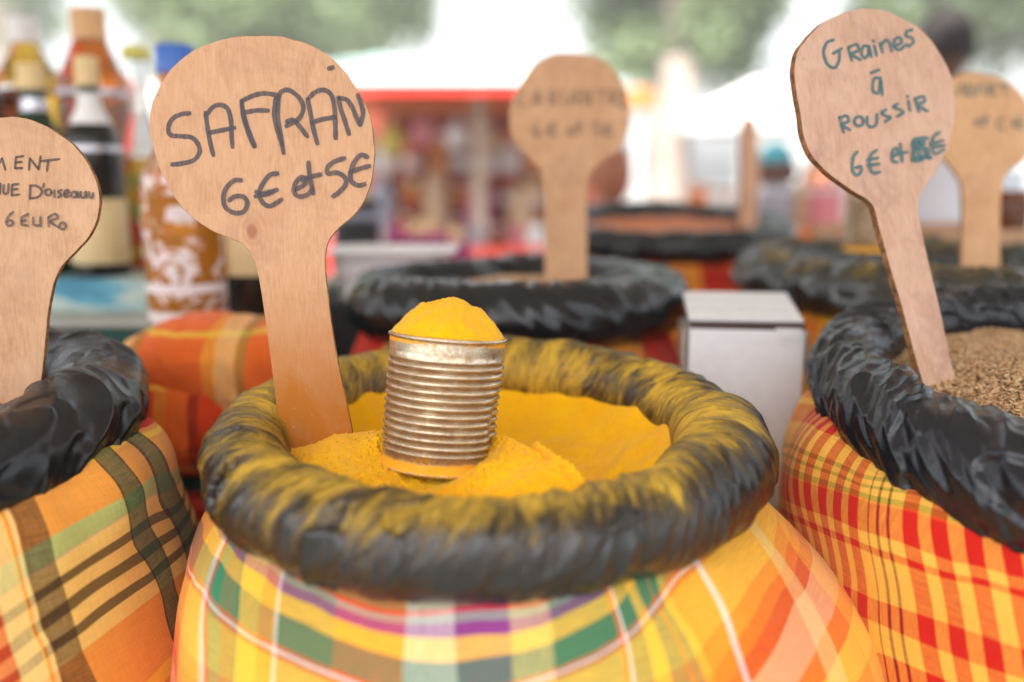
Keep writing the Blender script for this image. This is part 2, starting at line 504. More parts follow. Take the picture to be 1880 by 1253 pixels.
def make_collar(name, C, R, r, tilt, mat, parent, seed, amp, freq, stretch, slant, nu=900, nv=112, rvar=None, Rvar=None,
                dust=None, tear=None, ripple=1.0, sharp=0.9, pleat=1.2, arc=None, dark=None):
    """the bag rolled outward over the sack's mouth: a wrinkled tube swept round the opening"""
    th = np.linspace(0, 2 * math.pi, nu, endpoint=False)
    ph = np.linspace(-math.pi / 2, 1.5 * math.pi, nv)
    T, PH = np.meshgrid(th, ph, indexing='ij')
    Rr = R * (1 + (Rvar(T) if Rvar else 0)); rr = r * (1 + (rvar(T) if rvar else 0))
    per = 2 * math.pi * R
    u = T * R; w = PH * r
    # lattice periods must be whole numbers so that the folds close on themselves
    def lay(fr, st, sl, sd, wp, wps):
        per_n = max(1, round(per * fr))
        x = u / per * per_n
        wx = wp * pn(u / per * max(1, round(per * 14)), w * 14, sd + 50, max(1, round(per * 14)))
        wy = wp * pn(u / per * max(1, round(per * 11)), w * 11, sd + 60, max(1, round(per * 11)))
        return pn(x + sl * w * fr + wx * fr * .02, w * fr / st + wy * fr * .02, sd, per_n)
    n1 = lay(freq, stretch, slant, seed, 1.0, 0)
    n2 = lay(freq * 2.1, stretch * 1.15, slant * 1.15, seed + 3, 0.9, 0)
    n3 = lay(freq * 4.6, stretch * 1.1, slant * 0.9, seed + 6, 0.7, 0)
    n4 = lay(freq * 1.3, 1.3, 0.1, seed + 9, 1.2, 0)
    rid = lambda n: 1 - np.abs(n) ** sharp * 1.5
    crease = lambda n: np.clip(1 - np.abs(n) * 1.1, 0, 1) ** 5
    # overlapping pleats: each rises slowly and falls off sharply onto the next
    def pleats(fr, sl, sd, wamp, fall):
        per_n = max(1, round(per * fr))
        x = u / per * per_n + sl * w * fr + wamp * pn(u / per * max(1, round(per * 12)), w * 22, sd + 1, max(1, round(per * 12))) + 0.35 * wamp * pn(u / per * max(1, round(per * 40)), w * 50, sd + 2, max(1, round(per * 40)))
        c = np.floor(x); f = x - c
        am = _gx[_perm[(c.astype(int) % per_n + sd * 7) & 255]] * .5 + .55
        am = am * sstep(-0.5, 0.5, pn(u / per * max(1, round(per * 18)), w * 26, sd + 3, max(1, round(per * 18))) + 0.15)
        return am * np.where(f < 1 - fall, (f / (1 - fall)) ** 1.4, (1 - f) / fall)
    h = amp * (rid(n1) * 0.55 + 0.25 * rid(n2) + 0.07 * rid(n3) * ripple + 0.45 * n4 + 0.30 * crease(n2) + 0.45 * crease(n1) + 0.12 * ripple * crease(n3)) - amp * 0.75
    h = h + amp * pleat * (pleats(freq * 1.15, slant * 1.1, seed + 30, 1.1, 0.13) + 0.3 * pleats(freq * 2.7, slant * 1.3, seed + 40, 1.0, 0.2) - 0.4)
    h = h * (1 - 0.92 * sstep(rad(125), rad(178), PH))          # pressed flat against the filling inside
    lump = r * 0.10 * pn(u / per * max(1, round(per * 7)), w * 9, seed + 20, max(1, round(per * 7)))
    rad_ = rr + h + lump
    matidx = None
    darkmask = np.zeros_like(T)
    if tear is not None:
        t0, p0, tl, tw, ang = tear
        du = (T - t0) * R; dw = (PH - p0) * r
        a = du * math.cos(ang) + dw * math.sin(ang); b = -du * math.sin(ang) + dw * math.cos(ang)
        b = b + 0.0016 * np.sin(a * 520) + 0.12 * a
        e = (a / tl) ** 2 + (b / tw) ** 2
        rad_ = rad_ - 0.012 * sstep(1.15, 0.55, e) + 0.0022 * np.exp(-((e - 1.7) / 0.5) ** 2)
        darkmask = (e < 0.95).astype(float)
    # slightly flattened underneath where it lies on the cloth
    cz = np.sin(PH); cz = np.where(cz < 0, cz * 0.9, cz)
    lx = (Rr + rad_ * np.cos(PH)) * np.cos(T); ly = (Rr + rad_ * np.cos(PH)) * np.sin(T); lz = rad_ * cz
    X, Y, Z = tilt_pts(lx, ly, lz, tilt)
    V = np.stack([X + C[0], Y + C[1], Z + C[2]], -1).reshape(-1, 3)
    # grid: rows = theta (wrap), cols = phi (open, seam underneath)
    i = np.arange(nu)[:, None]; i2 = (i + 1) % nu; j = np.arange(nv - 1)[None, :]
    F = np.stack([i * nv + j, i2 * nv + j, i2 * nv + j + 1, i * nv + j + 1], -1).reshape(-1, 4)
    uvr = np.stack([u, w], -1).reshape(-1, 2)
    dm = dust(T, PH, h / max(amp, 1e-6)) if dust is not None else np.zeros_like(T)
    if tear is not None:
        dk = darkmask
        f0 = ((dk[:, :-1] + np.roll(dk, -1, 0)[:, :-1] + dk[:, 1:]) >= 2).reshape(-1)
        matidx = f0.astype(int)
    mats = [mat] + ([dark] if dark is not None else [])
    return mesh_obj(name, V, F, mats, parent, uv={'ring': uvr}, attrs={'dust': dm.reshape(-1)}, mat_idx=matidx)

def sack_shape(C, prof, tilt, gfun, seed, nth=300, ns=110, fold=0.0065, foldn=34, tiltfade=0.16):
    """cloth body below the collar: rows down the profile, columns round it"""
    pr = smooth_curve(prof, 14)
    seglen = np.concatenate([[0], np.cumsum(np.hypot(np.diff(pr[:, 0]), np.diff(pr[:, 1])))])
    s = np.linspace(0, seglen[-1], ns)
    r = np.interp(s, seglen, pr[:, 0]); z = np.interp(s, seglen, pr[:, 1])
    th = np.linspace(-math.pi, math.pi, nth + 1) + math.pi / 2        # the seam lies at the back
    th = th - math.pi
    S, T = np.meshgrid(s, th, indexing='ij')
    Rr = r[:, None] * gfun(T, z[:, None])
    fade = np.exp(-S / 0.07)
    kk = T / (2 * math.pi)
    Rr = Rr + fold * fade * pn(kk * foldn, S * 6, seed, foldn) * 1.3 + 0.006 * sstep(0.02, 0.12, S) * pn(kk * 6, S * 5, seed + 2, 6)
    lx = Rr * np.cos(T); ly = Rr * np.sin(T); lz = np.broadcast_to(z[:, None], T.shape)
    # follow the collar's tilt near the mouth, stand upright lower down
    tf = np.clip(1 + z[:, None] / tiltfade, 0, 1) * math.sin(tilt)
    X = lx; Y = ly; Z = lz + ly * tf
    V = np.stack([X + C[0], Y + C[1], Z + C[2]], -1)
    return V, S, T

def fit_plaid(V, S, T, A, B, deg=3, thc=-math.pi / 2, thr=1.9, smax=0.26, smooth_l=0.004):
    """lay the woven pattern on the cloth: the sack is cut from a flat piece, so its stripes run as smooth curves over the bulge.
    A, B: [(px, py, value)...] where a stripe boundary of either thread family is seen"""
    ns, nt = S.shape
    F = grid_faces(ns, nt)
    vv = V.reshape(-1, 3)
    bvh = BVHTree.FromPolygons([Vector(v) for v in vv], F.tolist())
    sf = S.reshape(-1); tf = T.reshape(-1)
    def feat(s, t):
        return np.stack([np.clip((t - thc), -thr * 1.3, thr * 1.3) * 0.2, np.asarray(s)], -1) * 10
    out = []
    for L in (A, B):
        rows = []; val = []
        for px, py, v in L:
            hit = bvh.ray_cast(Vector(CAM), ray(px, py))
            if hit[0] is None: continue
            q4 = F[hit[2]]
            d = np.linalg.norm(vv[q4] - np.array(hit[0]), axis=1) + 1e-6
            w = 1 / d ** 1.5; w /= w.sum()
            rows.append(feat(np.array((sf[q4] * w).sum()), np.array((tf[q4] * w).sum()))); val.append(v)
        # thin plate spline through the seen boundaries, a little smoothed
        M = np.array(rows); val = np.array(val, float); n = len(val)
        def kern(a, b):
            d2 = ((a[:, None, :] - b[None, :, :]) ** 2).sum(-1)
            return 0.5 * d2 * np.log(d2 + 1e-9)
        A_ = np.zeros((n + 3, n + 3)); A_[:n, :n] = kern(M, M) + np.eye(n) * smooth_l
        A_[:n, n:] = np.c_[np.ones(n), M]; A_[n:, :n] = A_[:n, n:].T
        co = np.linalg.solve(A_, np.r_[val, 0, 0, 0])
        def ev(Q):
            o_ = np.empty(len(Q))
            for i0 in range(0, len(Q), 8000):
                q_ = Q[i0:i0 + 8000]; o_[i0:i0 + 8000] = kern(q_, M) @ co[:n] + np.c_[np.ones(len(q_)), q_] @ co[n:]
            return o_
        res = ev(M) - val
        print('plaid fit: %d of %d points, rms %.3f' % (len(val), len(L), np.sqrt((res ** 2).mean())))
        out.append(ev(feat(sf, tf)))
    return np.stack(out, -1)

def make_body(name, C, V, S, T, mat, parent, plaid):
    met = np.stack([T * 0.2, S], -1).reshape(-1, 2)
    return mesh_obj(name, V.reshape(-1, 3), grid_faces(*S.shape, flip=False), mat, parent, uv={'plaid': plaid, 'metric': met})

BLACK = (0.006, 0.007, 0.0085)
YEL = (0.46, 0.27, 0.012)
pl_main = plastic_mat('dusted_black_plastic', (0.011, 0.011, 0.009), YEL, amount=-0.12, slant=0.25, rough=0.19, crumple=((60, 18), (150, 48)), bump=.34, spec=.6)
pl_left = plastic_mat('black_plastic', BLACK, (0.16, 0.075, 0.03), amount=-0.50, slant=0.2, rough=0.22, crumple=((34, 22), (90, 60)), bump=.40, spec=.48)
pl_right = plastic_mat('blue_black_plastic', (0.0055, 0.007, 0.011), (0.10, 0.06, 0.05), amount=-0.55, slant=0.6, rough=0.20, crumple=((44, 20), (110, 52)), bump=.50, spec=.5)
pl_far = plastic_mat('olive_black_plastic', (0.016, 0.018, 0.013), YEL, amount=-0.22, slant=0.3, rough=0.24, bump=.35, spec=.8)
tear_dark = plain('tear_shade_black', (0.006, 0.006, 0.007), 0.6)  # near-black colour stands in for the shade inside the torn hole

COLS = dict(yellow=srgb(245, 190, 60), orange=srgb(240, 150, 40), deep=srgb(236, 105, 22), red=srgb(215, 38, 20), white=srgb(235, 225, 215),
            purple=srgb(140, 62, 130), green=srgb(75, 120, 85), olive=srgb(125, 115, 72), grey=srgb(150, 155, 140), cream=srgb(240, 205, 130),
            mint=srgb(110, 165, 130), emer=srgb(0, 140, 100), blue=srgb(50, 90, 120), pink=srgb(235, 165, 130))
K = COLS
# ---- main sack, turmeric
MC = np.array([-0.0195, 0.599, 1.026])
main = empty('spice_sack', (MC[0], MC[1], TABLE_Z), 'big yellow, green and orange plaid sack in the middle with a yellow-dusted black plastic collar', 'sack', 'plaid spice sacks on the table')
def g_main(T, z):
    d = sstep(0.0, 0.13, -z)
    right = np.exp(-((np.angle(np.exp(1j * (T - rad(-15)))) / rad(36)) ** 2)); left = np.exp(-((np.angle(np.exp(1j * (T - rad(190)))) / rad(45)) ** 2))
    corner = np.exp(-((np.angle(np.exp(1j * (T - rad(-12)))) / rad(14)) ** 2))
    return 1 + d * (0.12 * right - 0.06 * left + 0.07 * corner)
prof_main = [(0.145, 0.0), (0.162, -0.014), (0.178, -0.032), (0.197, -0.056), (0.214, -0.090), (0.226, -0.140), (0.232, -0.21), (0.234, -0.29), (0.230, -0.37), (0.20, -0.405), (0.05, -0.404)]
Vm, Sm, Tm = sack_shape(MC, prof_main, TILT, g_main, 3)
A_main = [(351, 1012, 0), (372, 1085, 0), (424, 1147, 0), (502, 1194, 0), (591, 1236, 0), (1004, 1246, 0), (1056, 1225, 0), (1140, 1178, 0), (1192, 1126, 0), (1233, 1079, 0), (1283, 1027, 0),
          (388, 939, 1), (411, 996, 1), (450, 1038, 1), (502, 1079, 1), (580, 1116, 1), (659, 1152, 1), (737, 1169, 1), (833, 1173, 1), (931, 1165, 1), (1056, 1121, 1), (1119, 1085, 1),
          (383, 1006, .65), (419, 1053, .65), (466, 1095, .65), (528, 1131, .65), (633, 1178, .65), (737, 1210, .65), (833, 1217, .65), (930, 1204, .65), (1030, 1173, .65), (1119, 1126, .65),
          (680, 1121, 1.35), (833, 1124, 1.35), (930, 1116, 1.35),
          (1442, 1059, -1.0), (1400, 1125, -1.0), (1317, 1253, -1.0), (1473, 1121, -1.5), (1411, 1253, -1.5), (1505, 1200, -1.9), (1480, 1253, -1.95), (333, 1215, -0.9), (346, 1253, -1.0)]
B_main = [(414, 980, 0), (382, 1058, 0), (369, 1121, 0), (367, 1253, 0), (515, 1064, 1), (505, 1173, 1), (500, 1253, 1), (745, 1120, 2.6), (739, 1253, 2.6), (831, 1125, 3.2), (836, 1253, 3.2),
          (930, 1116, 3.85), (937, 1253, 3.85), (1119, 1085, 5), (1140, 1163, 5), (1160, 1253, 5), (1197, 1137, 5.7), (1233, 1253, 5.7), (1218, 1110, 6.3), (1296, 1253, 6.3),
          (1273, 1027, 7), (1317, 1100, 7), (1348, 1189, 7), (1369, 1253, 7), (1369, 949, 8.5), (1421, 1017, 8.5), (1473, 1105, 8.5), (1510, 1184, 8.5), (1400, 925, 9.2), (1450, 1010, 9.2), (1520, 1100, 9.2)]
plaid_m = fit_plaid(Vm, Sm, Tm, A_main, B_main)
fa = [(-3, K['orange'], 1), (-2.6, K['yellow'], 1), (-2.15, K['deep'], 1), (-1.85, K['pink'], 1), (-1.35, K['red'], 1), (-1.12, K['deep'], 1), (-0.92, K['orange'], 1), (-0.72, K['yellow'], 1), (-0.12, K['orange'], 1), (-0.065, K['red'], 1), (-0.02, K['white'], 1),
      (0.03, K['red'], 1), (0.075, K['deep'], 1), (0.10, K['green'], 1), (0.62, K['olive'], 1), (0.65, K['yellow'], 1), (1.0, K['purple'], 1), (1.21, K['grey'], 1), (1.32, K['red'], 1), (1.39, K['olive'], 1), (1.7, K['emer'], 1), (2.1, K['yellow'], 1)]
fb = [(-1.2, K['deep'], .5), (-0.6, K['yellow'], .55), (-0.06, K['deep'], .7), (-0.02, K['white'], .5), (0.03, K['red'], .6), (0.08, K['emer'], .5), (.26, K['olive'], .5), (.42, K['green'], .55), (.5, K['yellow'], .5), (.75, K['orange'], .5), (.97, K['white'], .5), (1.01, K['olive'], .42), (1.7, K['deep'], .3),
      (2.6, K['white'], .30), (3.2, K['purple'], .28), (3.85, K['cream'], .35), (4.2, K['green'], .4), (4.92, K['deep'], .5), (4.98, K['white'], .75), (5.05, K['green'], .45), (5.4, K['yellow'], .55), (5.7, K['green'], .5), (6.05, K['deep'], .5), (6.1, K['green'], .45), (6.3, K['yellow'], .5), (6.5, K['orange'], .55),
      (6.98, K['white'], .6), (7.04, K['orange'], .32), (8.3, K['cream'], .55), (8.7, K['orange'], .3), (9.3, K['yellow'], .5)]
cl_main = cloth_mat('madras_main', fa, fb[:32], (-3, 2.5), (-1.2, 10))
make_body('cloth_body', MC, Vm, Sm, Tm, cl_main, main, plaid_m)
def dust_main(T, PH, h):
    # more on the top and the inner side, least on the outer front right face
    front = np.exp(-((np.angle(np.exp(1j * (T - rad(-62)))) / rad(48)) ** 2))
    outer = np.clip(np.cos(PH - rad(-12)), 0, 1)
    base = 0.52 + 0.14 * np.clip(np.sin(PH), -1, 1) - 0.10 * np.cos(PH)
    return np.clip(base - 0.27 * front * outer ** 1.2 - 0.10 * h, 0, 1)
make_collar('plastic_collar', MC, 0.1575, 0.0287, TILT, pl_main, main, 11, 0.0021, 30, 3.4, -0.32, nu=1500, nv=150,
            rvar=lambda T: 0.04 * np.cos(T - 0.3) - 0.05 * np.sin(T) + 0.10 * np.exp(-((np.angle(np.exp(1j * (T - rad(-8)))) / 0.35) ** 2)) - 0.10 * np.exp(-((np.angle(np.exp(1j * (T - rad(12)))) / 0.12) ** 2)),
            Rvar=lambda T: 0.012 * np.cos(2 * T + .6) + 0.008 * np.cos(3 * T), dust=dust_main,
            tear=(rad(215), rad(33), 0.0130, 0.0056, 1.9), dark=tear_dark)

# ---- left sack, chilli
LC = np.array([-0.436, 0.590, 1.038])
left = empty('spice_sack', (LC[0], LC[1], TABLE_Z), 'orange, pale green and yellow plaid sack at the left edge with crumpled clean black plastic', 'sack', 'plaid spice sacks on the table')
prof_l = [(0.140, 0.0), (0.155, -0.014), (0.172, -0.035), (0.190, -0.06), (0.212, -0.10), (0.232, -0.15), (0.243, -0.22), (0.243, -0.30), (0.235, -0.385), (0.20, -0.419), (0.05, -0.418)]
def g_left(T, z):
    d = np.clip(-z / 0.12, 0, 1)
    right = np.exp(-((np.angle(np.exp(1j * (T - rad(-10)))) / rad(40)) ** 2))
    return 1 - d * 0.05 * right + 0.26 * right * np.exp(-((z + 0.012) / 0.045) ** 2)
Vl, Sl, Tl = sack_shape(LC, prof_l, TILT, g_left, 8)
zl = lambda L, v: [(x / 1.808, 560 + y / 1.808, v) for x, y in L]
A_left = zl([(0, 870), (60, 830), (160, 770), (300, 695), (400, 640), (540, 560), (640, 530)], 0) + zl([(0, 975), (190, 850), (400, 710), (500, 640), (640, 590)], 1) + \
    zl([(0, 1050), (110, 975), (200, 915), (440, 760), (560, 690), (655, 640)], 1.9) + zl([(20, 1150), (150, 1050), (230, 990), (470, 830), (590, 745)], 2.7) + \
    zl([(50, 1230), (180, 1130), (260, 1075), (500, 900), (590, 825)], 3.5) + zl([(200, 1200), (290, 1140), (520, 960)], 4.3) + zl([(480, 430), (590, 400)], -2.2) + zl([(490, 1253), (560, 1180)], 7.0)
B_left = zl([(45, 720), (85, 880), (130, 1070), (195, 1230)], 0) + zl([(135, 695), (180, 850), (230, 1000), (270, 1140), (320, 1253)], 1) + \
    zl([(385, 590), (430, 700), (490, 860), (540, 960), (565, 1080)], 3) + zl([(420, 545), (480, 680), (540, 820), (580, 950)], 3.5) + zl([(455, 470), (520, 590), (570, 710), (610, 800)], 4) + \
    zl([(480, 440), (560, 570), (610, 670), (640, 730)], 4.5) + zl([(20, 740), (60, 870), (100, 1020), (150, 1150)], -.25)
plaid_l = fit_plaid(Vl, Sl, Tl, A_left, B_left, deg=2, thc=rad(-50), thr=1.3, smax=.2)
lo = srgb(232, 152, 62); ly = srgb(240, 198, 108); lg = srgb(178, 182, 108); dk = srgb(70, 52, 22)
fa = [(-6, lo, 1), (-3.2, K['red'], 1), (-2.6, lo, 1), (-2.35, K['yellow'], 1), (-2.05, lo, 1), (0, lg, 1), (0.95, K['pink'], 1), (1.0, ly, 1), (1.72, srgb(120, 95, 45), 1), (2.08, ly, 1), (2.52, srgb(120, 95, 45), 1), (2.88, ly, 1),
      (3.32, srgb(120, 95, 45), 1), (3.68, ly, 1), (4.3, lo, 1), (6.9, K['yellow'], 1), (7.5, lo, 1)]
fb = [(-4, K['pink'], .4), (-2.0, K['red'], .6), (-1.1, srgb(240, 210, 140), .55), (-.32, K['yellow'], .8), (-.26, K['deep'], .5), (-.2, srgb(240, 210, 140), .5), (0, srgb(60, 20, 15), .72), (0.18, srgb(52, 26, 22), .68), (1.0, ly, 0.0),
      (2.94, srgb(30, 20, 15), .85), (3.02, srgb(28, 78, 52), .78), (3.47, srgb(30, 20, 15), .85), (3.54, lo, 0.0), (3.94, srgb(30, 20, 15), .85), (4.02, srgb(28, 78, 52), .78), (4.47, srgb(30, 20, 15), .85), (4.54, lo, 0.0), (6.2, K['red'], .5)]
make_body('cloth_body', LC, Vl, Sl, Tl, cloth_mat('madras_left', fa, fb, (-6, 9), (-4, 8)), left, plaid_l)
def dust_left(T, PH, h):
    return np.clip(0.30 + 0.35 * np.sin(PH - 0.3) - 0.3 * np.cos(PH), 0, 1)
make_collar('plastic_collar', LC, 0.145, 0.0365, TILT, pl_left, left, 29, 0.0058, 12, 1.9, -0.8, nu=1200, nv=130,
            rvar=lambda T: -0.04 * np.sin(T) + 0.06 * np.cos(3 * T + 1), dust=dust_left, ripple=0.5, sharp=0.9, pleat=0.75)

# ---- right sack, browning seeds
RC = np.array([0.434, 0.632, 1.044])
right = empty('spice_sack', (RC[0], RC[1], TABLE_Z), 'red and yellow check sack at the right edge with a thick blue-black plastic collar', 'sack', 'plaid spice sacks on the table')
prof_r = [(0.150, 0.0), (0.166, -0.014), (0.176, -0.035), (0.187, -0.07), (0.198, -0.12), (0.206, -0.18), (0.212, -0.25), (0.215, -0.33), (0.212, -0.40), (0.18, -0.437), (0.05, -0.436)]
Vr, Sr, Tr = sack_shape(RC, prof_r, rad(10), lambda T, z: 1.13 + 0.9 * 0.24 * np.exp(-((np.angle(np.exp(1j * (T - rad(195)))) / rad(45)) ** 2)) * np.exp(-((z + .03) / .07) ** 2), 14)
zr = lambda L, v: [(1240 + x / 1.709, 520 + y / 1.709, v) for x, y in L]
A_right = zl([], 0) + zr([(400, 620), (560, 665), (720, 710), (900, 765)], 0) + zr([(400, 710), (560, 770), (720, 820), (880, 880), (1040, 920)], 1) + zr([(400, 740), (560, 810), (760, 880), (960, 930), (1085, 970)], 1.5) + \
    zr([(500, 940), (620, 990), (780, 1045), (920, 1090), (1080, 1145)], 3) + zr([(520, 1020), (620, 1060), (780, 1130), (900, 1180), (1020, 1220)], 4) + zr([(560, 1140), (700, 1190), (850, 1253)], 5) + zr([(385, 425), (440, 440)], -2.2) + zr([(390, 540), (480, 575), (580, 620)], -.9)
B_right = zr([(735, 720), (755, 883), (790, 1090), (820, 1253)], 0) + zr([(825, 750), (850, 910), (885, 1135), (905, 1253)], 1) + zr([(920, 780), (950, 937), (990, 1160), (1005, 1253)], 2) + zr([(1055, 860), (1080, 970), (1090, 1040)], 3.2) + \
    zr([(650, 700), (670, 900), (690, 1100)], -1) + zr([(560, 700), (590, 1000), (600, 1130)], -2) + zr([(510, 680), (540, 980)], -2.6) + zr([(460, 660), (500, 930)], -3.3) + zr([(410, 650), (430, 760)], -4)
plaid_r = fit_plaid(Vr, Sr, Tr, A_right, B_right, deg=2, thc=rad(-130), thr=1.2, smax=.22)
ry = srgb(236, 176, 70); rr_ = srgb(198, 28, 14); ro = srgb(228, 112, 32); gg = srgb(120, 130, 30)
fa = [(-5, ry, 1), (-3.9, rr_, 1), (-3.2, ry, 1), (-2.9, rr_, 1), (-2.1, ry, 1), (-1.2, gg, 1), (-1.0, ry, 1), (-.75, gg, 1), (-.6, ry, 1), (-.35, gg, 1), (-.1, ro, 1), (0, rr_, 1), (1.0, ry, 1), (1.38, rr_, 1), (1.62, ry, 1), (3, rr_, 1), (4, ry, 1), (4.9, rr_, 1), (5.8, ry, 1), (6.2, rr_, 1), (6.45, ry, 1)]
dkp = srgb(90, 20, 30)
fb = [(-8, ry, .5)]
for c_ in (-6.6, -5.95, -5.3, -4.6, -4.0, -3.3, -2.65, -2.05): fb += [(c_ - .19, rr_, .66), (c_ + .17, ry, .5)]
for c_ in (-1.5, -1.15, -.8): fb += [(c_ - .05, dkp, .6), (c_ + .04, ry, .45)]
for c_ in (0, 1.0, 2.05, 3.2): fb += [(c_ - .29, rr_, .66), (c_ + .27, ry, .5)]
make_body('cloth_body', RC, Vr, Sr, Tr, cloth_mat('madras_right', fa, fb[:32], (-5, 7), (-8, 5)), right, plaid_r)
make_collar('plastic_collar', RC, 0.184, 0.0375, rad(10), pl_right, right, 41, 0.0034, 22, 3.0, 0.9, nu=1300, nv=130,
            rvar=lambda T: -0.02 - 0.16 * np.exp(-((np.angle(np.exp(1j * (T - rad(175)))) / rad(22)) ** 2)) - 0.22 * np.sin(T), dust=lambda T, PH, h: np.clip(0.2 - 0.3 * np.sin(PH) + 0 * T, 0, 1), ripple=1.5)

# ---- the other sacks further back
def far_sack(C, R, r, label, cols, mat, seed, amp=0.0027, zt=0.40, nu=420, nv=56, bulge=1.0, dust=None, tilt=TILT, Rvar=None):
    e = empty('spice_sack', (C[0], C[1], TABLE_Z), label, 'sack', 'plaid spice sacks on the table')
    zb = TABLE_Z - C[2] + 0.0
    pr = [(R * .92, 0.0), (R * 1.03, -0.014), (R * 1.12 * bulge, -0.04), (R * 1.28 * bulge, -0.10), (R * 1.42 * bulge, -0.2), (R * 1.45 * bulge, zb + .12), (R * 1.38, zb + 0.03), (R * 1.2, zb + 0.002), (R * .3, zb + 0.002)]
    V, S, T = sack_shape(C, pr, tilt, lambda T, z: 1 + 0 * T, seed, nth=120, ns=50)
    pl_ = np.stack([S.reshape(-1) * 22, T.reshape(-1) * 3.2], -1)
    c1, c2, c3 = cols
    fa_ = [(-1, c1, 1), (1, c2, 1), (1.7, c1, 1), (3, c3, 1), (3.4, c1, 1), (5, c2, 1), (6, c1, 1)]
    fb_ = [(-16, c1, .5)]
    for k in range(-4, 5): fb_ += [(k * 2.4, c2, .5), (k * 2.4 + .8, c1, .5), (k * 2.4 + 1.5, c3, .5)]
    make_body('cloth_body', C, V, S, T, cloth_mat('madras_far', fa_, fb_[:30], (-1, 12), (-16, 16)), e, pl_)
    make_collar('plastic_collar', C, R, r, tilt, mat, e, seed, amp, 26, 3.0, 0.6, nu=nu, nv=nv, Rvar=Rvar, dust=dust or (lambda T, PH, h: 0.15 + 0 * T))
    return e
c_mid = P(946, 548, 1.0)
far_sack(c_mid, 0.153, 0.036, 'sack behind the turmeric with red cloth and a smooth black collar, filled with tan seeds', (srgb(205, 30, 20), srgb(225, 60, 30), srgb(235, 190, 70)), pl_left, 51, tilt=rad(0.5), Rvar=lambda T: -0.42 * np.exp(-((np.angle(np.exp(1j * (T - rad(138)))) / rad(30)) ** 2)))
c_gold = P(1700, 512, 1.06)
far_sack(c_gold, 0.185, 0.034, 'orange and yellow plaid sack behind the grey carton with an olive dusted collar', (srgb(240, 150, 30), srgb(235, 95, 20), srgb(245, 200, 60)), pl_far, 61, dust=lambda T, PH, h: np.clip(.15 + .5 * np.sin(PH), 0, 1), amp=.0045, tilt=rad(0.5))
c_back = P(1225, 425, 1.55)
far_sack(c_back, 0.185, 0.029, 'farthest sack with a black collar and dark orange powder, behind the tan seeds', (srgb(225, 80, 25), srgb(180, 40, 20), srgb(240, 180, 60)), pl_left, 71, nu=260, nv=36)

# ------------------------------------------------------------------ spice heaps in the sacks
def heap(name, C, rad_, n, hfun, mat, label, cat, tilt=TILT):
    """a height field filling the mouth of a sack"""
    nr, nt = n, int(n * 3.2)
    r = np.linspace(0.0005, rad_, nr); t = np.linspace(0, 2 * math.pi, nt, endpoint=False)
    Rr, T = np.meshgrid(r, t, indexing='ij')
    x = Rr * np.cos(T); y = Rr * np.sin(T)
    z = hfun(x, y)
    X, Y, Z = tilt_pts(x, y, z, tilt)
    V = np.stack([X + C[0], Y + C[1], Z + C[2]], -1).reshape(-1, 3)
    o = mesh_obj(name, V, grid_faces(nr, nt, True), mat)
    return tag(o, label, cat, kind='stuff')

def seg_dist(x, y, pts):
    """signed distance to a line that runs left to right: positive behind it"""
    xs = np.array([p[0] for p in pts]); ys = np.array([p[1] for p in pts])
    return y - np.interp(x, xs, ys)

CREST = [(-0.16, .010), (-0.075, 0.002), (-0.03, -0.016), (0.012, -0.030), (0.035, -0.055), (0.052, -0.082), (0.075, -0.108), (0.13, -0.15)]
def h_main(x, y):
    rr = np.hypot(x, y)
    wob = 0.006 * pn(x * 40, y * 40, 3) + 0.003 * pn(x * 110, y * 110, 4)
    d = seg_dist(x, y, CREST) + wob
    back = sstep(-0.004, 0.030, d)
    bowl = -0.040 + 0.047 * np.minimum((rr + 0.005 * pn(x * 45, y * 45, 31)) / 0.136, 1.0) ** 5 + 0.0030 * pn(x * 32, y * 32, 21) + 0.0012 * pn(x * 90, y * 90, 22)
    mound = 0.006 + 0.014 * sstep(0.085, 0.02, np.hypot(x - 0.040, y + 0.066)) - 0.35 * np.clip(rr - 0.10, 0, 1) + 0.004 * pn(x * 28, y * 28, 9)
    mound = mound - 0.012 * np.exp(-((x - 0.0) ** 2 + (y + 0.10) ** 2) / 0.03 ** 2) * 0.6
    mound = mound - 0.011 * np.exp(-(((x + 0.028) / .045) ** 2 + ((y + 0.062) / .030) ** 2))
    crumb = (1 - np.abs(pn(x * 190, y * 190, 5))) * 0.0030 + 0.0014 * pn(x * 420, y * 420, 6) + 0.0009 * pn(x * 900, y * 900, 7)
    crumb = crumb * (0.25 + 1.1 * sstep(-0.2, .5, pn(x * 26, y * 26, 12)))
    smooth_ = 0.0004 * pn(x * 700, y * 700, 23) + 0.0006 * pn(x * 60, y * 60, 8)
    # ripple marks pushed up by the can beside the scooped side
    rid = 0.0028 * np.sin((x * 0.9 + y * 0.5) * 620 + 2.5 * pn(x * 50, y * 50, 15)) * np.exp(-((d + 0.004) / 0.008) ** 2) * sstep(0, .02, x)
    return bowl * back + (mound + crumb + rid) * (1 - back) + smooth_
turmeric = powder_mat('turmeric_powder', (0.86, 0.375, 0.002), (0.92, 0.51, 0.003))
heap('turmeric_heap', MC, 0.152, 330, h_main, turmeric, 'bright yellow powder heaped and scooped out in the middle sack', 'spice powder')
chilli = powder_mat('chilli_powder', (0.16, 0.03, 0.01), (0.28, 0.06, 0.02))
heap('chilli_heap', LC, 0.142, 120, lambda x, y: 0.012 + 0.004 * pn(x * 30, y * 30, 2) + 0.0012 * pn(x * 200, y * 200, 3), chilli, 'red brown ground pepper in the sack at the left edge', 'spice powder')
gold = powder_mat('golden_powder', (0.55, 0.28, 0.01), (0.68, 0.38, 0.02))
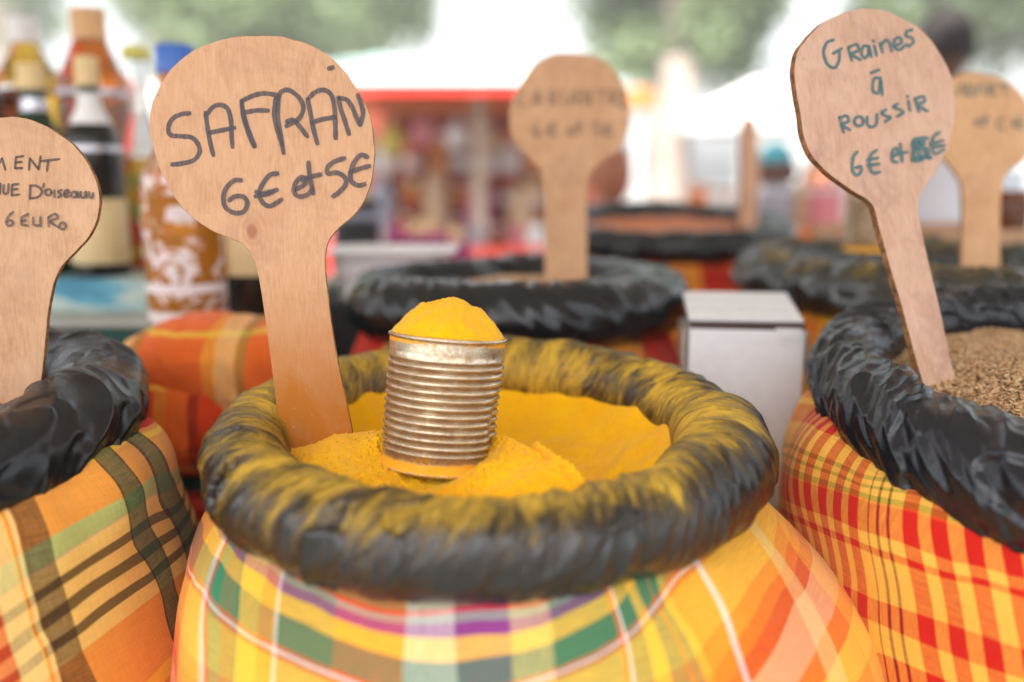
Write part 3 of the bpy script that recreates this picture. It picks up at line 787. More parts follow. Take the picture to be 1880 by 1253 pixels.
heap('golden_heap', c_gold, 0.175, 70, lambda x, y: 0.0 + 0.012 * np.exp(-(x * x + y * y) / .01) + 0.004 * pn(x * 20, y * 20, 4) - .020, gold, 'golden powder lying in the olive collared sack behind', 'spice powder', tilt=rad(0.5))
ochre = powder_mat('orange_powder', (0.50, 0.12, 0.02), (0.62, 0.18, 0.03))
heap('orange_heap', c_back, 0.175, 60, lambda x, y: 0.004 + 0.004 * pn(x * 20, y * 20, 5), ochre, 'dark orange powder in the farthest open sack', 'spice powder')

def seed_mat(name, c1, c2, c3):
    q = NB(name)
    rnd = q.attr('seed')
    nz = q.noise(q.obj(), 900, 3)
    q.set(Base_Color=q.mix(q.ramp(nz, [(0.35, 0.0), (0.75, 0.35)]), q.ramp(rnd, [(0.0, c1), (0.35, c2), (0.85, c2), (1.0, c3)]), c1), Roughness=0.6)
    return q.m

def seeds(name, C, rad_, hfun, n, ln, wd, mat, label, cat, seed=1, keep=None, tilt=TILT):
    """a bed of separate little seeds, three deep, joined in one object"""
    rs = np.random.RandomState(seed)
    # a six-sided spindle
    prof = [(-1, .0), (-.72, .62), (-.1, 1.0), (.55, .72), (1, 0.0)]
    bv = []
    for i, (a, b) in enumerate(prof):
        m = 1 if b == 0 else 6
        for k in range(m): bv.append((a, b * math.cos(k * math.pi / 3), b * math.sin(k * math.pi / 3)))
    bf = []
    for k in range(6):
        k2 = (k + 1) % 6
        bf.append((0, 1 + k2, 1 + k)); bf.append((1 + k, 1 + k2, 7 + k2)); bf.append((1 + k, 7 + k2, 7 + k))
        bf.append((7 + k, 7 + k2, 13 + k2)); bf.append((7 + k, 13 + k2, 13 + k)); bf.append((13 + k, 13 + k2, 19))
    bv = np.array(bv); bf = np.array(bf)
    t = rs.rand(n) * 2 * math.pi; r = rad_ * np.sqrt(rs.rand(n))
    x = r * np.cos(t); y = r * np.sin(t)
    if keep is not None:
        k = keep(x, y); x = x[k]; y = y[k]
    n = len(x)
    z = hfun(x, y) + rs.rand(n) * wd * 1.6
    X, Y, Z = tilt_pts(x, y, z, tilt)
    sc = rs.uniform(.75, 1.2, n)
    az = rs.rand(n) * 2 * math.pi; el = rs.normal(0, 0.45, n)
    ax = np.stack([np.cos(az) * np.cos(el), np.sin(az) * np.cos(el), np.sin(el)], -1)
    up = np.tile([0, 0, 1.0], (n, 1)); s2 = np.cross(up, ax); s2 /= np.linalg.norm(s2, axis=1)[:, None]; s3 = np.cross(ax, s2)
    L = (ln * sc)[:, None, None] * .5; W = (wd * sc * rs.uniform(.8, 1.1, n))[:, None, None] * .5
    V = bv[None, :, 0:1] * L * ax[:, None, :] + bv[None, :, 1:2] * W * s2[:, None, :] + bv[None, :, 2:3] * W * s3[:, None, :]
    V = V + np.stack([X + C[0], Y + C[1], Z + C[2]], -1)[:, None, :]
    F = (bf[None] + (np.arange(n) * len(bv))[:, None, None]).reshape(-1, 3)
    o = mesh_obj(name, V.reshape(-1, 3), F, mat, attrs={'seed': np.repeat(rs.rand(n), len(bv))})
    return tag(o, label, cat, kind='stuff')

def h_right(x, y): return -0.004 + 0.042 * np.exp(-((x - .0) ** 2 + (y + .0) ** 2) / 0.085 ** 2) + 0.003 * pn(x * 25, y * 25, 3)
seedbed = plain('seed_bed', (0.20, 0.12, 0.06), 0.9, var=.4, scale=400)
heap('seed_bed', RC, 0.176, 60, lambda x, y: h_right(x, y) - 0.001, seedbed, 'brown bed under the loose seeds in the right sack', 'spice seeds', tilt=rad(10))
seeds('browning_seeds', RC, 0.174, h_right, 30000, 0.0047, 0.0019, seed_mat('brown_seeds', (0.24, 0.12, 0.05), (0.56, 0.35, 0.17), (0.74, 0.54, 0.32)),
      'small brown and tan seeds heaped in the right sack around the sign handle', 'spice seeds', 3, tilt=rad(10))
def h_mid(x, y): return 0.004 + 0.012 * np.exp(-(x * x + y * y) / .008)
heap('tan_bed', c_mid, 0.128, 50, lambda x, y: h_mid(x, y) - .001, plain('tan_bed', (0.42, 0.25, 0.13), 0.9, var=.3, scale=300), 'tan bed under the coriander seeds of the sack behind', 'spice seeds', tilt=rad(0.5))
seeds('coriander_seeds', c_mid, 0.126, h_mid, 7000, 0.0042, 0.0038, seed_mat('tan_seeds', (0.36, 0.19, 0.085), (0.60, 0.38, 0.21), (0.72, 0.52, 0.33)), 'round tan seeds in the black collared sack behind the turmeric', 'spice seeds', 5, tilt=rad(0.5), keep=lambda x, y: np.hypot(x + .075, y - .07) > .06)

# ------------------------------------------------------------------ the tin can standing in the turmeric
def can_mat():
    q = NB('old_tinplate')
    uv = q.uv()
    o = q.obj()
    gr = q.attr('groove')
    n1 = q.noise(o, 55, 5, .65, .5); n2 = q.noise(o, 480, 4, .75); n3 = q.noise(q.map(o, (60, 60, 300)), 1.0, 4, .6)
    rust = q.math('ADD', q.math('MULTIPLY', n1, .55), q.math('MULTIPLY', n2, .45))
    rust = q.math('ADD', rust, q.math('MULTIPLY', gr, .34))
    rm = q.ramp(rust, [(0.52, 0.0), (0.72, 1.0)])
    tin = q.ramp(n3, [(0.3, (0.50, 0.38, 0.24)), (0.7, (0.86, 0.77, 0.62))])
    c = q.mix(rm, tin, q.ramp(n2, [(0.3, (0.12, 0.05, 0.015)), (0.7, (0.34, 0.17, 0.05))]))
    pm = q.n('ShaderNodeMapRange', {'Value': q.math('ADD', q.attr('powder'), q.math('MULTIPLY', q.math('SUBTRACT', n2, .5), .9)), 'From Min': 0.45, 'From Max': 0.62}, clamp=True).outputs[0]
    sp = q.ramp(q.noise(o, 260, 3, .6), [(0.70, 0.0), (0.74, 1.0)])
    pm = q.math('MAXIMUM', pm, q.math('MULTIPLY', sp, .8))
    c = q.mix(pm, c, (0.84, 0.38, 0.004))
    met = q.math('MULTIPLY', q.math('SUBTRACT', 1.0, q.math('MULTIPLY', rm, .75)), q.math('SUBTRACT', 1.0, pm))
    q.set(Base_Color=c, Metallic=met, Roughness=q.math('ADD', 0.22, q.math('ADD', q.math('MULTIPLY', rm, .35), q.math('MULTIPLY', pm, .4)), clamp=True))
    q.bump(q.math('ADD', n2, q.math('MULTIPLY', pm, .8)), 0.3, 0.0006)
    return q.m
can_tin = can_mat()
CR, CH = 0.0367, 0.0850
def can_profile():
    pr = [(CR + .0006, 0.0), (CR + .0013, 0.0006), (CR + .0014, 0.0016), (CR + .0006, 0.0026), (CR - .0002, 0.0034), (CR - .0002, 0.0125)]
    nb = 12
    z0, z1 = 0.0125, CH - 0.0135
    pit = (z1 - z0) / nb
    for k in range(nb):
        for j in range(8):
            f = j / 8
            pr.append((CR - .0002 - 0.0017 * (0.5 - 0.5 * math.cos(2 * math.pi * f)) ** 1.0 + .0009, z0 + (k + f) * pit))
    pr += [(CR - .0001, z1), (CR, CH - 0.010), (CR, CH - 0.0075), (CR, CH - 0.0055), (CR, CH - 0.004), (CR, CH - .0026), (CR + .0008, CH - .0022), (CR + .0011, CH - .0012), (CR + .0008, CH - .0002), (CR + .0002, CH), (CR - .0008, CH - .0006), (CR - .0010, CH - .003), (CR - .001, CH - .006)]
    return pr
def make_can(root, M, fill=True, n=160, dents=True):
    pr = can_profile()
    V, F, U = lathe(pr, n)
    th = np.arctan2(V[:, 1], V[:, 0])
    if dents:
        dd = 0.0050 * np.exp(-((np.angle(np.exp(1j * (th - rad(-12)))) / .30) ** 2) - ((V[:, 2] - .030) / .020) ** 2) + 0.0012 * np.exp(-((np.angle(np.exp(1j * (th - rad(-70)))) / .25) ** 2) - ((V[:, 2] - .050) / .010) ** 2)
        k = 1 - dd / CR
        V[:, 0] *= k; V[:, 1] *= k
        V[:, 0] += 0.0004 * pn(th * 1.5, V[:, 2] * 60, 3)
    r0 = np.array(pr)[:, 0]
    gro = np.repeat(np.clip((CR + .0003 - r0) / .0015, 0, 1), n)
    zz = np.repeat(np.array(pr)[:, 1], n)
    pw = np.exp(-((zz - 0.0045) / .0035) ** 2) * 1.1 + np.exp(-((zz - (CH - .0038)) / .0016) ** 2) * (0.75 + 0.3 * np.sin(th * 2 + 1)) + 0.25 * gro * np.clip(np.cos(th - rad(-15)), 0, 1)
    bot = len(V)
    W = np.array([(*(M @ Vector(v)),) for v in V])
    mesh_obj('can_wall', W, F, can_tin, root, uv=U, attrs={'groove': gro, 'powder': pw})
    Vb, Fb, Ub = lathe([(0.0002, 0.0012), (CR * .5, 0.0012), (CR, 0.0012)], 48)
    mesh_obj('can_bottom', np.array([(*(M @ Vector(v)),) for v in Vb]), Fb, can_tin, root, uv=Ub)

cb = P(805, 855, 0.588)                        # centre of the can's bottom
can = empty('tin_can', cb, 'ribbed rusty tin can standing in the turmeric, filled to a heap', 'can')
Mc = Matrix.Translation(Vector(cb)) @ Matrix.Rotation(rad(4.6), 4, 'Y') @ Matrix.Rotation(rad(-5.5), 4, 'X')
make_can(can, Mc)
# its heaped filling
def can_fill():
    nr, nt = 90, 220
    r = np.linspace(0.0002, CR - .0006, nr); t = np.linspace(0, 2 * math.pi, nt, endpoint=False)
    Rr, T = np.meshgrid(r, t, indexing='ij')
    x = Rr * np.cos(T); y = Rr * np.sin(T)
    px_, py_ = 0.004, 0.0
    d = np.hypot(x - px_, y - py_)
    edge = (CR - Rr) / CR
    dome = 0.0228 * (1 - (Rr / CR) ** 2.0) ** 0.80
    dome = dome + 0.0030 * np.exp(-(d / 0.009) ** 2) - 0.0022 * np.exp(-((x - .020) ** 2 + (y + .018) ** 2) / .008 ** 2) + 0.0016 * np.exp(-((np.abs(np.sin(T * 2.5 + .7))) / .25) ** 2) * (Rr / CR) * edge * 2.5
    z = CH - 0.0014 + dome + sstep(0, .12, edge) * (0.0018 * pn(x * 70, y * 70, 12) + 0.0018 * pn(x * 130, y * 130, 2) + 0.0006 * pn(x * 330, y * 330, 3) + 0.0003 * pn(x * 800, y * 800, 4))
    V = np.stack([x, y, z], -1).reshape(-1, 3)
    V = np.array([(*(Mc @ Vector(v)),) for v in V])
    tag(mesh_obj('turmeric_scoop', V, grid_faces(nr, nt, True), turmeric), 'domed heap of yellow powder on top of the tin can', 'spice powder', kind='stuff')
can_fill()
# crumbs fallen round the can's foot and on the rim
def crumbs():
    rs = np.random.RandomState(4)
    V = []; F = []
    base = np.array([(1, 0, 0), (-1, 0, 0), (0, 1, 0), (0, -1, 0), (0, 0, 1), (0, 0, -1)], float)
    fb_ = np.array([(0, 2, 4), (2, 1, 4), (1, 3, 4), (3, 0, 4), (2, 0, 5), (1, 2, 5), (3, 1, 5), (0, 3, 5)])
    n = 1500
    x = rs.uniform(-.10, .12, n); y = rs.uniform(-.13, .03, n)
    d = seg_dist(x, y, CREST)
    k = (d < 0.012) & (np.hypot(x, y) < 0.135); x = x[k]; y = y[k]
    z = h_main(x, y)
    X, Y, Z = tilt_pts(x, y, z, TILT)
    for i in range(len(x)):
        s = rs.uniform(.0004, .0011) * (1.5 if rs.rand() < .08 else 1)
        V.append(base * s * rs.uniform(.7, 1.2, (6, 1)) + np.array([X[i] + MC[0], Y[i] + MC[1], Z[i] + MC[2] + s * .3]))
        F.append(fb_ + 6 * i)
    tag(mesh_obj('powder_crumbs', np.concatenate(V), np.concatenate(F), turmeric), 'loose crumbs of yellow powder lying on the heap before the can', 'spice powder', kind='stuff')
crumbs()

# ------------------------------------------------------------------ wooden price paddles
def plane_hit(px, py, P0, N):
    v = P(px, py, 1.0) - CAM
    return CAM + v * (np.dot(P0 - CAM, N) / np.dot(v, N))

def paddle(outline, p0, nrm, th, mat, emat, label, strokes=(), ink=None, width=8, extra=(), stainfn=None, per=5, wfun=None):
    """a flat wooden board sawn to an outline, th thick, with pen strokes on its face"""
    P0 = np.array(p0); N = np.array(nrm, float); N /= np.linalg.norm(N)          # N points towards the viewer
    ol = smooth_curve(outline, per, closed=True)
    _j = np.random.RandomState(len(outline))
    ol = ol + np.convolve(_j.normal(0, 1, len(ol) + 2), [.3, .4, .3], 'valid')[:, None] * 0.9 * (ol - ol.mean(0)) / (np.linalg.norm(ol - ol.mean(0), axis=1)[:, None] + 1)
    front = np.array([plane_hit(x, y, P0, N) for x, y in ol])
    ex = np.cross([0, 0, 1.0], N); ex /= np.linalg.norm(ex); ez = np.cross(N, ex)
    n = len(front)
    base = front[front[:, 2].argmin()]
    root = empty('wooden_price_sign', base, label, 'price sign', 'wooden paddle price signs')
    bm = bmesh.new()
    inset = 0.0007
    cen = front.mean(0)
    # outline normals in the plane for a small rounded arris
    tan = np.roll(front, -1, 0) - np.roll(front, 1, 0)
    tan /= np.linalg.norm(tan, axis=1)[:, None] + 1e-12
    outn = np.cross(tan, N)
    if ((front - cen) * outn).sum() < 0: outn = -outn
    rings = [(front - outn * inset, 0.0), (front - outn * inset * .25, -inset * .3), (front, -inset), (front, -th + inset), (front - outn * inset, -th)]
    V = np.concatenate([r_ + N * o_ for r_, o_ in rings]); F = []; MI = []
    for k in range(4):
        for i in range(n):
            j = (i + 1) % n
            F.append([k * n + i, k * n + j, (k + 1) * n + j, (k + 1) * n + i]); MI.append(1 if k in (1, 2) else 0 if k == 0 else 1)
    F.append(list(range(n - 1, -1, -1))); MI.append(0)
    F.append([4 * n + i for i in range(n)]); MI.append(0)
    rel = V - P0
    uv = np.stack([rel @ ex, rel @ ez], -1)
    st = np.zeros(len(V)) if stainfn is None else stainfn(uv)
    # triangulated face with inner points, so that attributes vary over the board
    o = mesh_obj('board', V, F, [mat, emat], root, smooth=False, uv={'board': uv}, mat_idx=MI, attrs={'stain': st})
    if strokes:
        Vs = []; Fs = []; c = 0
        for si, s_ in enumerate(strokes):
            w_ = width
            if isinstance(s_, tuple) and isinstance(s_[1], (int, float)): s_, w_ = s_
            pts = smooth_curve(s_, 6) if len(s_) > 2 else np.array([np.array(s_[0]) + (np.array(s_[1]) - np.array(s_[0])) * t for t in np.linspace(0, 1, 7)])
            pts = np.array(pts, float)
            tn = np.gradient(pts, axis=0); tn /= np.linalg.norm(tn, axis=1)[:, None] + 1e-9
            nn = np.stack([-tn[:, 1], tn[:, 0]], -1)
            m = len(pts)
            rs = np.random.RandomState(si)
            ww = (w_ / 2) * (1 + 0.16 * np.array([mnoise.noise(Vector((si * 3.1 + k_ * .35, 0, 0))) for k_ in range(m)]))
            tt = np.arange(m)
            cap = np.minimum(1, np.minimum(tt + .55, m - 1 - tt + .55) / 1.1) ** .5
            ww = ww * cap
            pts[0] -= tn[0] * w_ * .3; pts[-1] += tn[-1] * w_ * .3
            a = pts + nn * ww[:, None]; b = pts - nn * ww[:, None]
            off = N * (0.00012 + 0.00003 * si)
            A3 = np.array([plane_hit(x, y, P0, N) for x, y in a]) + off; B3 = np.array([plane_hit(x, y, P0, N) for x, y in b]) + off
            Vs += [A3, B3]
            Fs += [[c + i, c + i + 1, c + m + i + 1, c + m + i] for i in range(m - 1)]
            c += 2 * m
        Vs = np.concatenate(Vs); rel = Vs - P0
        lt = mesh_obj('lettering', Vs, Fs, ink, root, smooth=False, uv={'board': np.stack([rel @ ex, rel @ ez], -1)})
        lt['kind'] = 'stuff'
    return root

def zc(strokes, ox, oy, sc):
    out = []
    for s in strokes:
        w = None
        if isinstance(s, tuple) and isinstance(s[1], (int, float)): s, w = s
        t = [(ox + x / sc, oy + y / sc) for x, y in s]
        out.append((t, w) if w else t)
    return out
edge = edge_mat(dust=0.85)
edge_pale = edge_mat('sawn_edge_light', 1.5)  # paler tone of the sawn edge
ink_black = ink_mat('pen_black', (0.07, 0.055, 0.065), 0.86)
ink_ghost = ink_mat('pen_faded', (0.30, 0.19, 0.13), 0.38)
ink_teal = ink_mat('pen_teal', (0.05, 0.155, 0.17), 0.85)
ink_teal_faded = ink_mat('pen_teal_faded', (0.12, 0.20, 0.17), 0.55)

# SAFRAN
saf_out = [(482, 66), (530, 70), (580, 88), (625, 122), (655, 165), (677, 210), (687, 262), (686, 310), (677, 350), (659, 385), (634, 410), (612, 430), (599, 455), (597, 490), (604, 560), (616, 640), (632, 720), (648, 800), (655, 870),
           (528, 875), (513, 790), (503, 710), (494, 640), (483, 560), (472, 498), (458, 464), (440, 447), (402, 430), (360, 405), (325, 370), (300, 325), (283, 280), (274, 235), (276, 200), (290, 165), (312, 130), (345, 100), (385, 80), (430, 68)]
# centre of the board: in the plane of focus, turned a little so that its left edge shows
saf_p = P(480, 262, 0.585); saf_b = P(585, 820, 0.612)
ax_ = saf_p - saf_b; ax_ /= np.linalg.norm(ax_)
sidev = np.array([math.cos(rad(4)), math.sin(rad(4)), 0.02]); sidev -= ax_ * np.dot(sidev, ax_); sidev /= np.linalg.norm(sidev)
nrm = np.cross(sidev, ax_)
if nrm[1] > 0: nrm = -nrm
Z2 = lambda s: zc(s, 240, 40, 2.848)
saf_strokes = Z2([
    [(310, 480), (265, 485), (220, 508), (198, 550), (207, 592), (260, 600), (318, 606), (352, 640), (360, 685), (330, 725), (270, 742), (215, 748)],
    [(392, 475), (403, 560), (418, 640), (433, 700)], [(395, 490), (430, 448), (470, 436), (508, 458), (525, 520), (528, 600), (533, 658)], [(408, 582), (470, 570), (545, 556)],
    [(580, 412), (590, 500), (615, 580), (645, 655)], [(580, 430), (600, 520), (628, 600), (650, 655)], [(578, 418), (640, 388), (700, 376), (765, 385)], [(600, 475), (660, 465), (720, 466)],
    [(775, 390), (768, 480), (782, 580), (800, 690)], [(758, 400), (752, 500), (775, 590), (792, 645)], [(768, 402), (790, 366), (830, 360), (880, 398), (903, 450), (880, 508), (812, 548)], [(815, 525), (850, 515), (880, 545), (925, 603)],
    [(925, 405), (940, 480), (955, 560), (977, 640)], [(930, 402), (965, 370), (1010, 358), (1050, 385), (1066, 450), (1070, 530), (1072, 612)], [(945, 530), (1000, 512), (1070, 500)],
    [(1085, 395), (1100, 460), (1120, 520), (1142, 590)], [(1088, 400), (1130, 410), (1160, 452), (1180, 500), (1200, 542)], [(1200, 542), (1215, 480), (1205, 430), (1188, 382)],
    [(1035, 247), (1060, 240)],
    [(580, 830), (540, 832), (500, 872), (486, 920), (496, 970), (540, 1000), (590, 994), (611, 950), (590, 917), (545, 915), (515, 937)],
    [(770, 795), (730, 802), (690, 850), (672, 900), (690, 945), (730, 965), (790, 930)], [(652, 915), (700, 898), (768, 880)], [(655, 890), (700, 905), (745, 890)],
    [(862, 880), (910, 852), (920, 826), (890, 815), (860, 850), (855, 890), (880, 915), (925, 905), (950, 875)],
    [(930, 735), (935, 800), (945, 850), (955, 900)], [(895, 832), (940, 812), (995, 800)],
    [(1120, 715), (1070, 730), (1032, 760), (1032, 795), (1080, 790), (1120, 815), (1125, 850), (1092, 890), (1058, 915)],
    [(1240, 710), (1205, 698), (1170, 735), (1150, 790), (1155, 835), (1190, 857), (1225, 850)], [(1145, 790), (1190, 772), (1250, 755)]])
saf_uv0 = plane_hit(463, 425, saf_p, nrm) - saf_p
exx = np.cross([0, 0, 1.0], nrm / np.linalg.norm(nrm)); exx /= np.linalg.norm(exx); ezz = np.cross(nrm / np.linalg.norm(nrm), exx)
wood_saf = wood_mat('plywood_with_knot', knots=[(float(saf_uv0 @ exx), float(saf_uv0 @ ezz), 0.0058)], stain=1.0, rot=0.06)
saf = paddle(saf_out, saf_p, nrm, 0.0052, wood_saf, edge, 'big sharp wooden paddle lettered SAFRAN, stuck in the turmeric', saf_strokes, ink_black, 8.8,
             stainfn=lambda uv: np.clip((-0.085 - uv[:, 1]) / 0.11, 0, 1) ** 1.2 * .9)

# pepper sign at the left edge
pim_out = [(22, 215), (60, 222), (100, 240), (140, 272), (168, 312), (182, 356), (180, 395), (165, 432), (138, 463), (113, 490), (98, 522), (90, 565), (84, 620), (78, 680), (70, 750), (68, 800), (-62, 800), (-54, 720), (-50, 640), (-50, 560), (-58, 510), (-85, 475), (-115, 440), (-138, 390), (-142, 340), (-128, 295), (-95, 250), (-50, 224)]
pim_p = P(20, 365, 0.60); pim_b = P(5, 745, 0.615)
def board_normal(pc, pb, yaw):
    a = pc - pb; a /= np.linalg.norm(a)
    s = np.array([math.cos(yaw), math.sin(yaw), 0.0]); s -= a * np.dot(s, a); s /= np.linalg.norm(s)
    n_ = np.cross(s, a)
    return -n_ if n_[1] > 0 else n_
Z1 = lambda s: zc(s, 0, 0, 1.958)
circ = lambda cx, cy, r, a0=0, a1=2 * math.pi, n=9: [(cx + r * math.cos(a0 + (a1 - a0) * k / (n - 1)), cy + r * math.sin(a0 + (a1 - a0) * k / (n - 1))) for k in range(n)]
pim_strokes = Z1([[(-20, 570), (-22, 612)], [(-20, 572), (-6, 590), (8, 570)], [(8, 570), (20, 612)],
                  [(58, 566), (55, 606)], [(55, 606), (82, 605)], [(56, 585), (80, 583)], [(58, 566), (85, 562)],
                  [(105, 612), (108, 570)], [(108, 570), (140, 610)], [(140, 610), (147, 562)], [(175, 577), (170, 616)], [(148, 580), (215, 573)],
                  [(-25, 700), (-24, 662)], [(-24, 662), (0, 698)], [(0, 698), (3, 660)], [(15, 665), (14, 692), (22, 698), (30, 690), (32, 662)], [(45, 665), (43, 703)], [(43, 703), (72, 700)], [(44, 683), (66, 680)], [(45, 665), (70, 662)],
                  [(110, 670), (108, 715)], [(108, 715), (140, 708), (152, 688), (135, 670), (108, 668)], [(160, 660), (157, 675)], circ(175, 692, 11), [(197, 685), (198, 710)], [(224, 683), (211, 690), (222, 702), (210, 711)],
                  [(232, 700), (248, 694), (244, 684), (233, 692), (236, 708), (252, 706)], circ(268, 700, 10), [(280, 690), (283, 712)], [(292, 690), (293, 708), (306, 710), (310, 690)], [(310, 690), (314, 712)], [(322, 690), (324, 708), (334, 712), (336, 695)],
                  [(50, 762), (32, 780), (24, 802), (36, 813), (50, 802), (38, 792), (28, 800)],
                  [(104, 770), (82, 782), (80, 795), (98, 792)], [(82, 795), (80, 808), (104, 812)], [(122, 782), (124, 808), (144, 812)], [(148, 780), (149, 815)],
                  [(176, 782), (178, 815)], [(176, 782), (200, 770), (210, 784), (184, 796), (212, 818)], circ(228, 813, 12)])
paddle(pim_out, pim_p, board_normal(pim_p, pim_b, rad(3)), 0.005, wood_mat('plywood_left', tone=(.98, 1.0, 1.0), rot=0.03), edge_pale,
       'wooden paddle at the left edge lettered MENT, D\'OISEAU and 6 EURO', pim_strokes, ink_mat('pen_dark', (0.06, 0.045, 0.045), 0.8), 4.6)

# Graines a roussir
gr_z = [(430, 38), (500, 44), (570, 74), (640, 110), (700, 175), (745, 245), (778, 320), (790, 400), (786, 500), (765, 600), (728, 682), (682, 748), (648, 805), (641, 865), (650, 930), (670, 1020), (693, 1120), (717, 1220), (742, 1330), (775, 1490), (795, 1590),
        (680, 1620), (655, 1560), (610, 1400), (572, 1253), (540, 1150), (507, 1035), (478, 930), (460, 858), (432, 824), (352, 772), (272, 712), (204, 640), (172, 560), (152, 450), (138, 360), (133, 265), (152, 200), (192, 148), (252, 90), (332, 54), (385, 40)]
Z5 = lambda s: zc([s_ for s_ in s], 1400, 0, 2.2375)
gr_out = [(1400 + x / 2.2375, y / 2.2375) for x, y in gr_z]
gr_p = P(1605, 190, 0.665); gr_b = P(1715, 685, 0.668)
gr_strokes = Z5([[(292, 165), (265, 176), (250, 215), (264, 263), (293, 280), (312, 255), (316, 212)], [(288, 222), (325, 200)],
                 [(350, 195), (366, 250)], [(350, 197), (385, 184), (393, 208), (366, 224), (402, 248)],
                 [(436, 192), (414, 192), (405, 220), (418, 240), (434, 222), (436, 190), (446, 236)], [(457, 188), (468, 230)], [(452, 168), (455, 173)],
                 [(481, 178), (492, 218)], [(485, 190), (504, 166), (520, 178), (529, 212)], [(545, 190), (570, 176), (561, 156), (541, 165), (540, 195), (560, 206), (581, 191)],
                 [(614, 124), (592, 130), (588, 150), (610, 157), (618, 175), (600, 190), (586, 184)],
                 [(443, 302), (478, 288)], [(484, 322), (456, 326), (452, 374), (474, 382), (484, 330), (490, 392)],
                 [(314, 482), (331, 546)], [(311, 487), (343, 478), (350, 500), (325, 514), (358, 536)], circ(394, 500, 19), [(427, 480), (430, 514), (447, 523), (465, 510), (468, 470)],
                 [(506, 452), (486, 464), (505, 478), (523, 486), (500, 502)], [(554, 428), (536, 440), (560, 452), (576, 464), (550, 480)], [(597, 415), (604, 456)], [(591, 396), (595, 400)],
                 [(625, 405), (640, 462)], [(622, 409), (655, 398), (662, 420), (636, 433), (676, 459)],
                 [(386, 625), (369, 650), (367, 700), (384, 721), (402, 706), (400, 686), (378, 692)], [(466, 618), (441, 640), (435, 680), (450, 711), (480, 709)], [(426, 660), (472, 650)], [(429, 681), (476, 675)],
                 [(533, 645), (552, 630), (546, 612), (532, 622), (530, 660), (551, 668)], [(562, 592), (571, 666)], [(550, 636), (592, 626)],
                 ([(672, 570), (622, 578), (620, 610), (655, 606), (667, 630), (650, 655), (612, 660)], 9), ([(618, 585), (660, 590)], 9), ([(622, 598), (614, 655)], 8), ([(640, 582), (640, 650)], 8), ([(672, 610), (684, 655)], 6), [(612, 650), (690, 648)],
                 [(724, 545), (700, 562), (690, 600), (705, 632), (742, 616)], [(684, 592), (738, 580)], [(690, 606), (745, 600)]])
gw = wood_mat('plywood_pinkish', tone=(1.0, 1.08, 1.34), rot=-0.12, smudge=.55)
paddle(gr_out, gr_p, board_normal(gr_p, gr_b, rad(27)), 0.0056, gw, edge_mat('sawn_edge_brown', 1.3), 'wooden paddle with blue green writing Graines a roussir in the seed sack', gr_strokes, ink_teal, 6.0)

# coriander sign
Z4 = lambda s: zc(s, 900, 60, 2.507)
co_out = [(900 + x / 2.507, 60 + y / 2.507) for x, y in [(290, 98), (400, 96), (490, 110), (555, 155), (600, 220), (632, 290), (642, 380), (628, 465), (592, 540), (525, 588), (472, 632), (450, 700), (445, 800), (447, 1000), (446, 1180), (447, 1260), (248, 1260), (249, 1180), (250, 1000), (250, 800), (245, 700), (228, 630), (180, 582), (120, 520), (90, 440), (98, 320), (138, 230), (200, 148)]]
Z7 = lambda s: zc(s, 920, 90, 6.265)
co_strokes = Z7([[(270, 500), (205, 520), (185, 590), (215, 640), (275, 640)], [(370, 640), (420, 490), (460, 640)], [(385, 600), (450, 595)], [(560, 650), (565, 480)], [(565, 485), (640, 500), (625, 560), (570, 570), (650, 650)],
                 [(715, 480), (718, 650)], [(775, 650), (850, 480), (890, 650)], [(795, 600), (880, 600)], [(940, 650), (945, 490)], [(945, 490), (1020, 640)], [(1020, 640), (1030, 480)], [(1100, 490), (1220, 485)], [(1160, 490), (1165, 640)],
                 [(1260, 640), (1262, 490)], [(1262, 490), (1330, 505), (1315, 560), (1265, 570), (1345, 645)], [(1380, 500), (1375, 670)], [(1380, 500), (1440, 500)], [(1378, 580), (1430, 580)], [(1375, 670), (1450, 670)],
                 [(430, 860), (390, 910), (385, 980), (420, 1010), (440, 960), (395, 950)], [(640, 860), (570, 880), (550, 950), (580, 1010), (640, 1000)], [(520, 920), (620, 910)], [(525, 960), (620, 955)],
                 [(770, 960), (820, 940), (800, 910), (770, 940), (780, 990), (830, 980)], [(900, 830), (880, 1000)], [(850, 900), (930, 890)], [(1150, 850), (1070, 860), (1065, 910), (1120, 920), (1130, 970), (1070, 990)],
                 [(1280, 860), (1210, 880), (1190, 950), (1220, 1000), (1290, 990)], [(1170, 920), (1270, 910)], [(1170, 955), (1270, 950)]])
co_p = P(1050, 210, 0.985)
paddle(co_out, co_p, board_normal(co_p, P(1040, 530, 0.99), rad(0)), 0.006, wood_mat('plywood_mid', tone=(1.0, 1.0, .95)), edge_pale, 'blurred wooden paddle with grey writing in the tan seed sack', co_strokes, ink_ghost, 8)
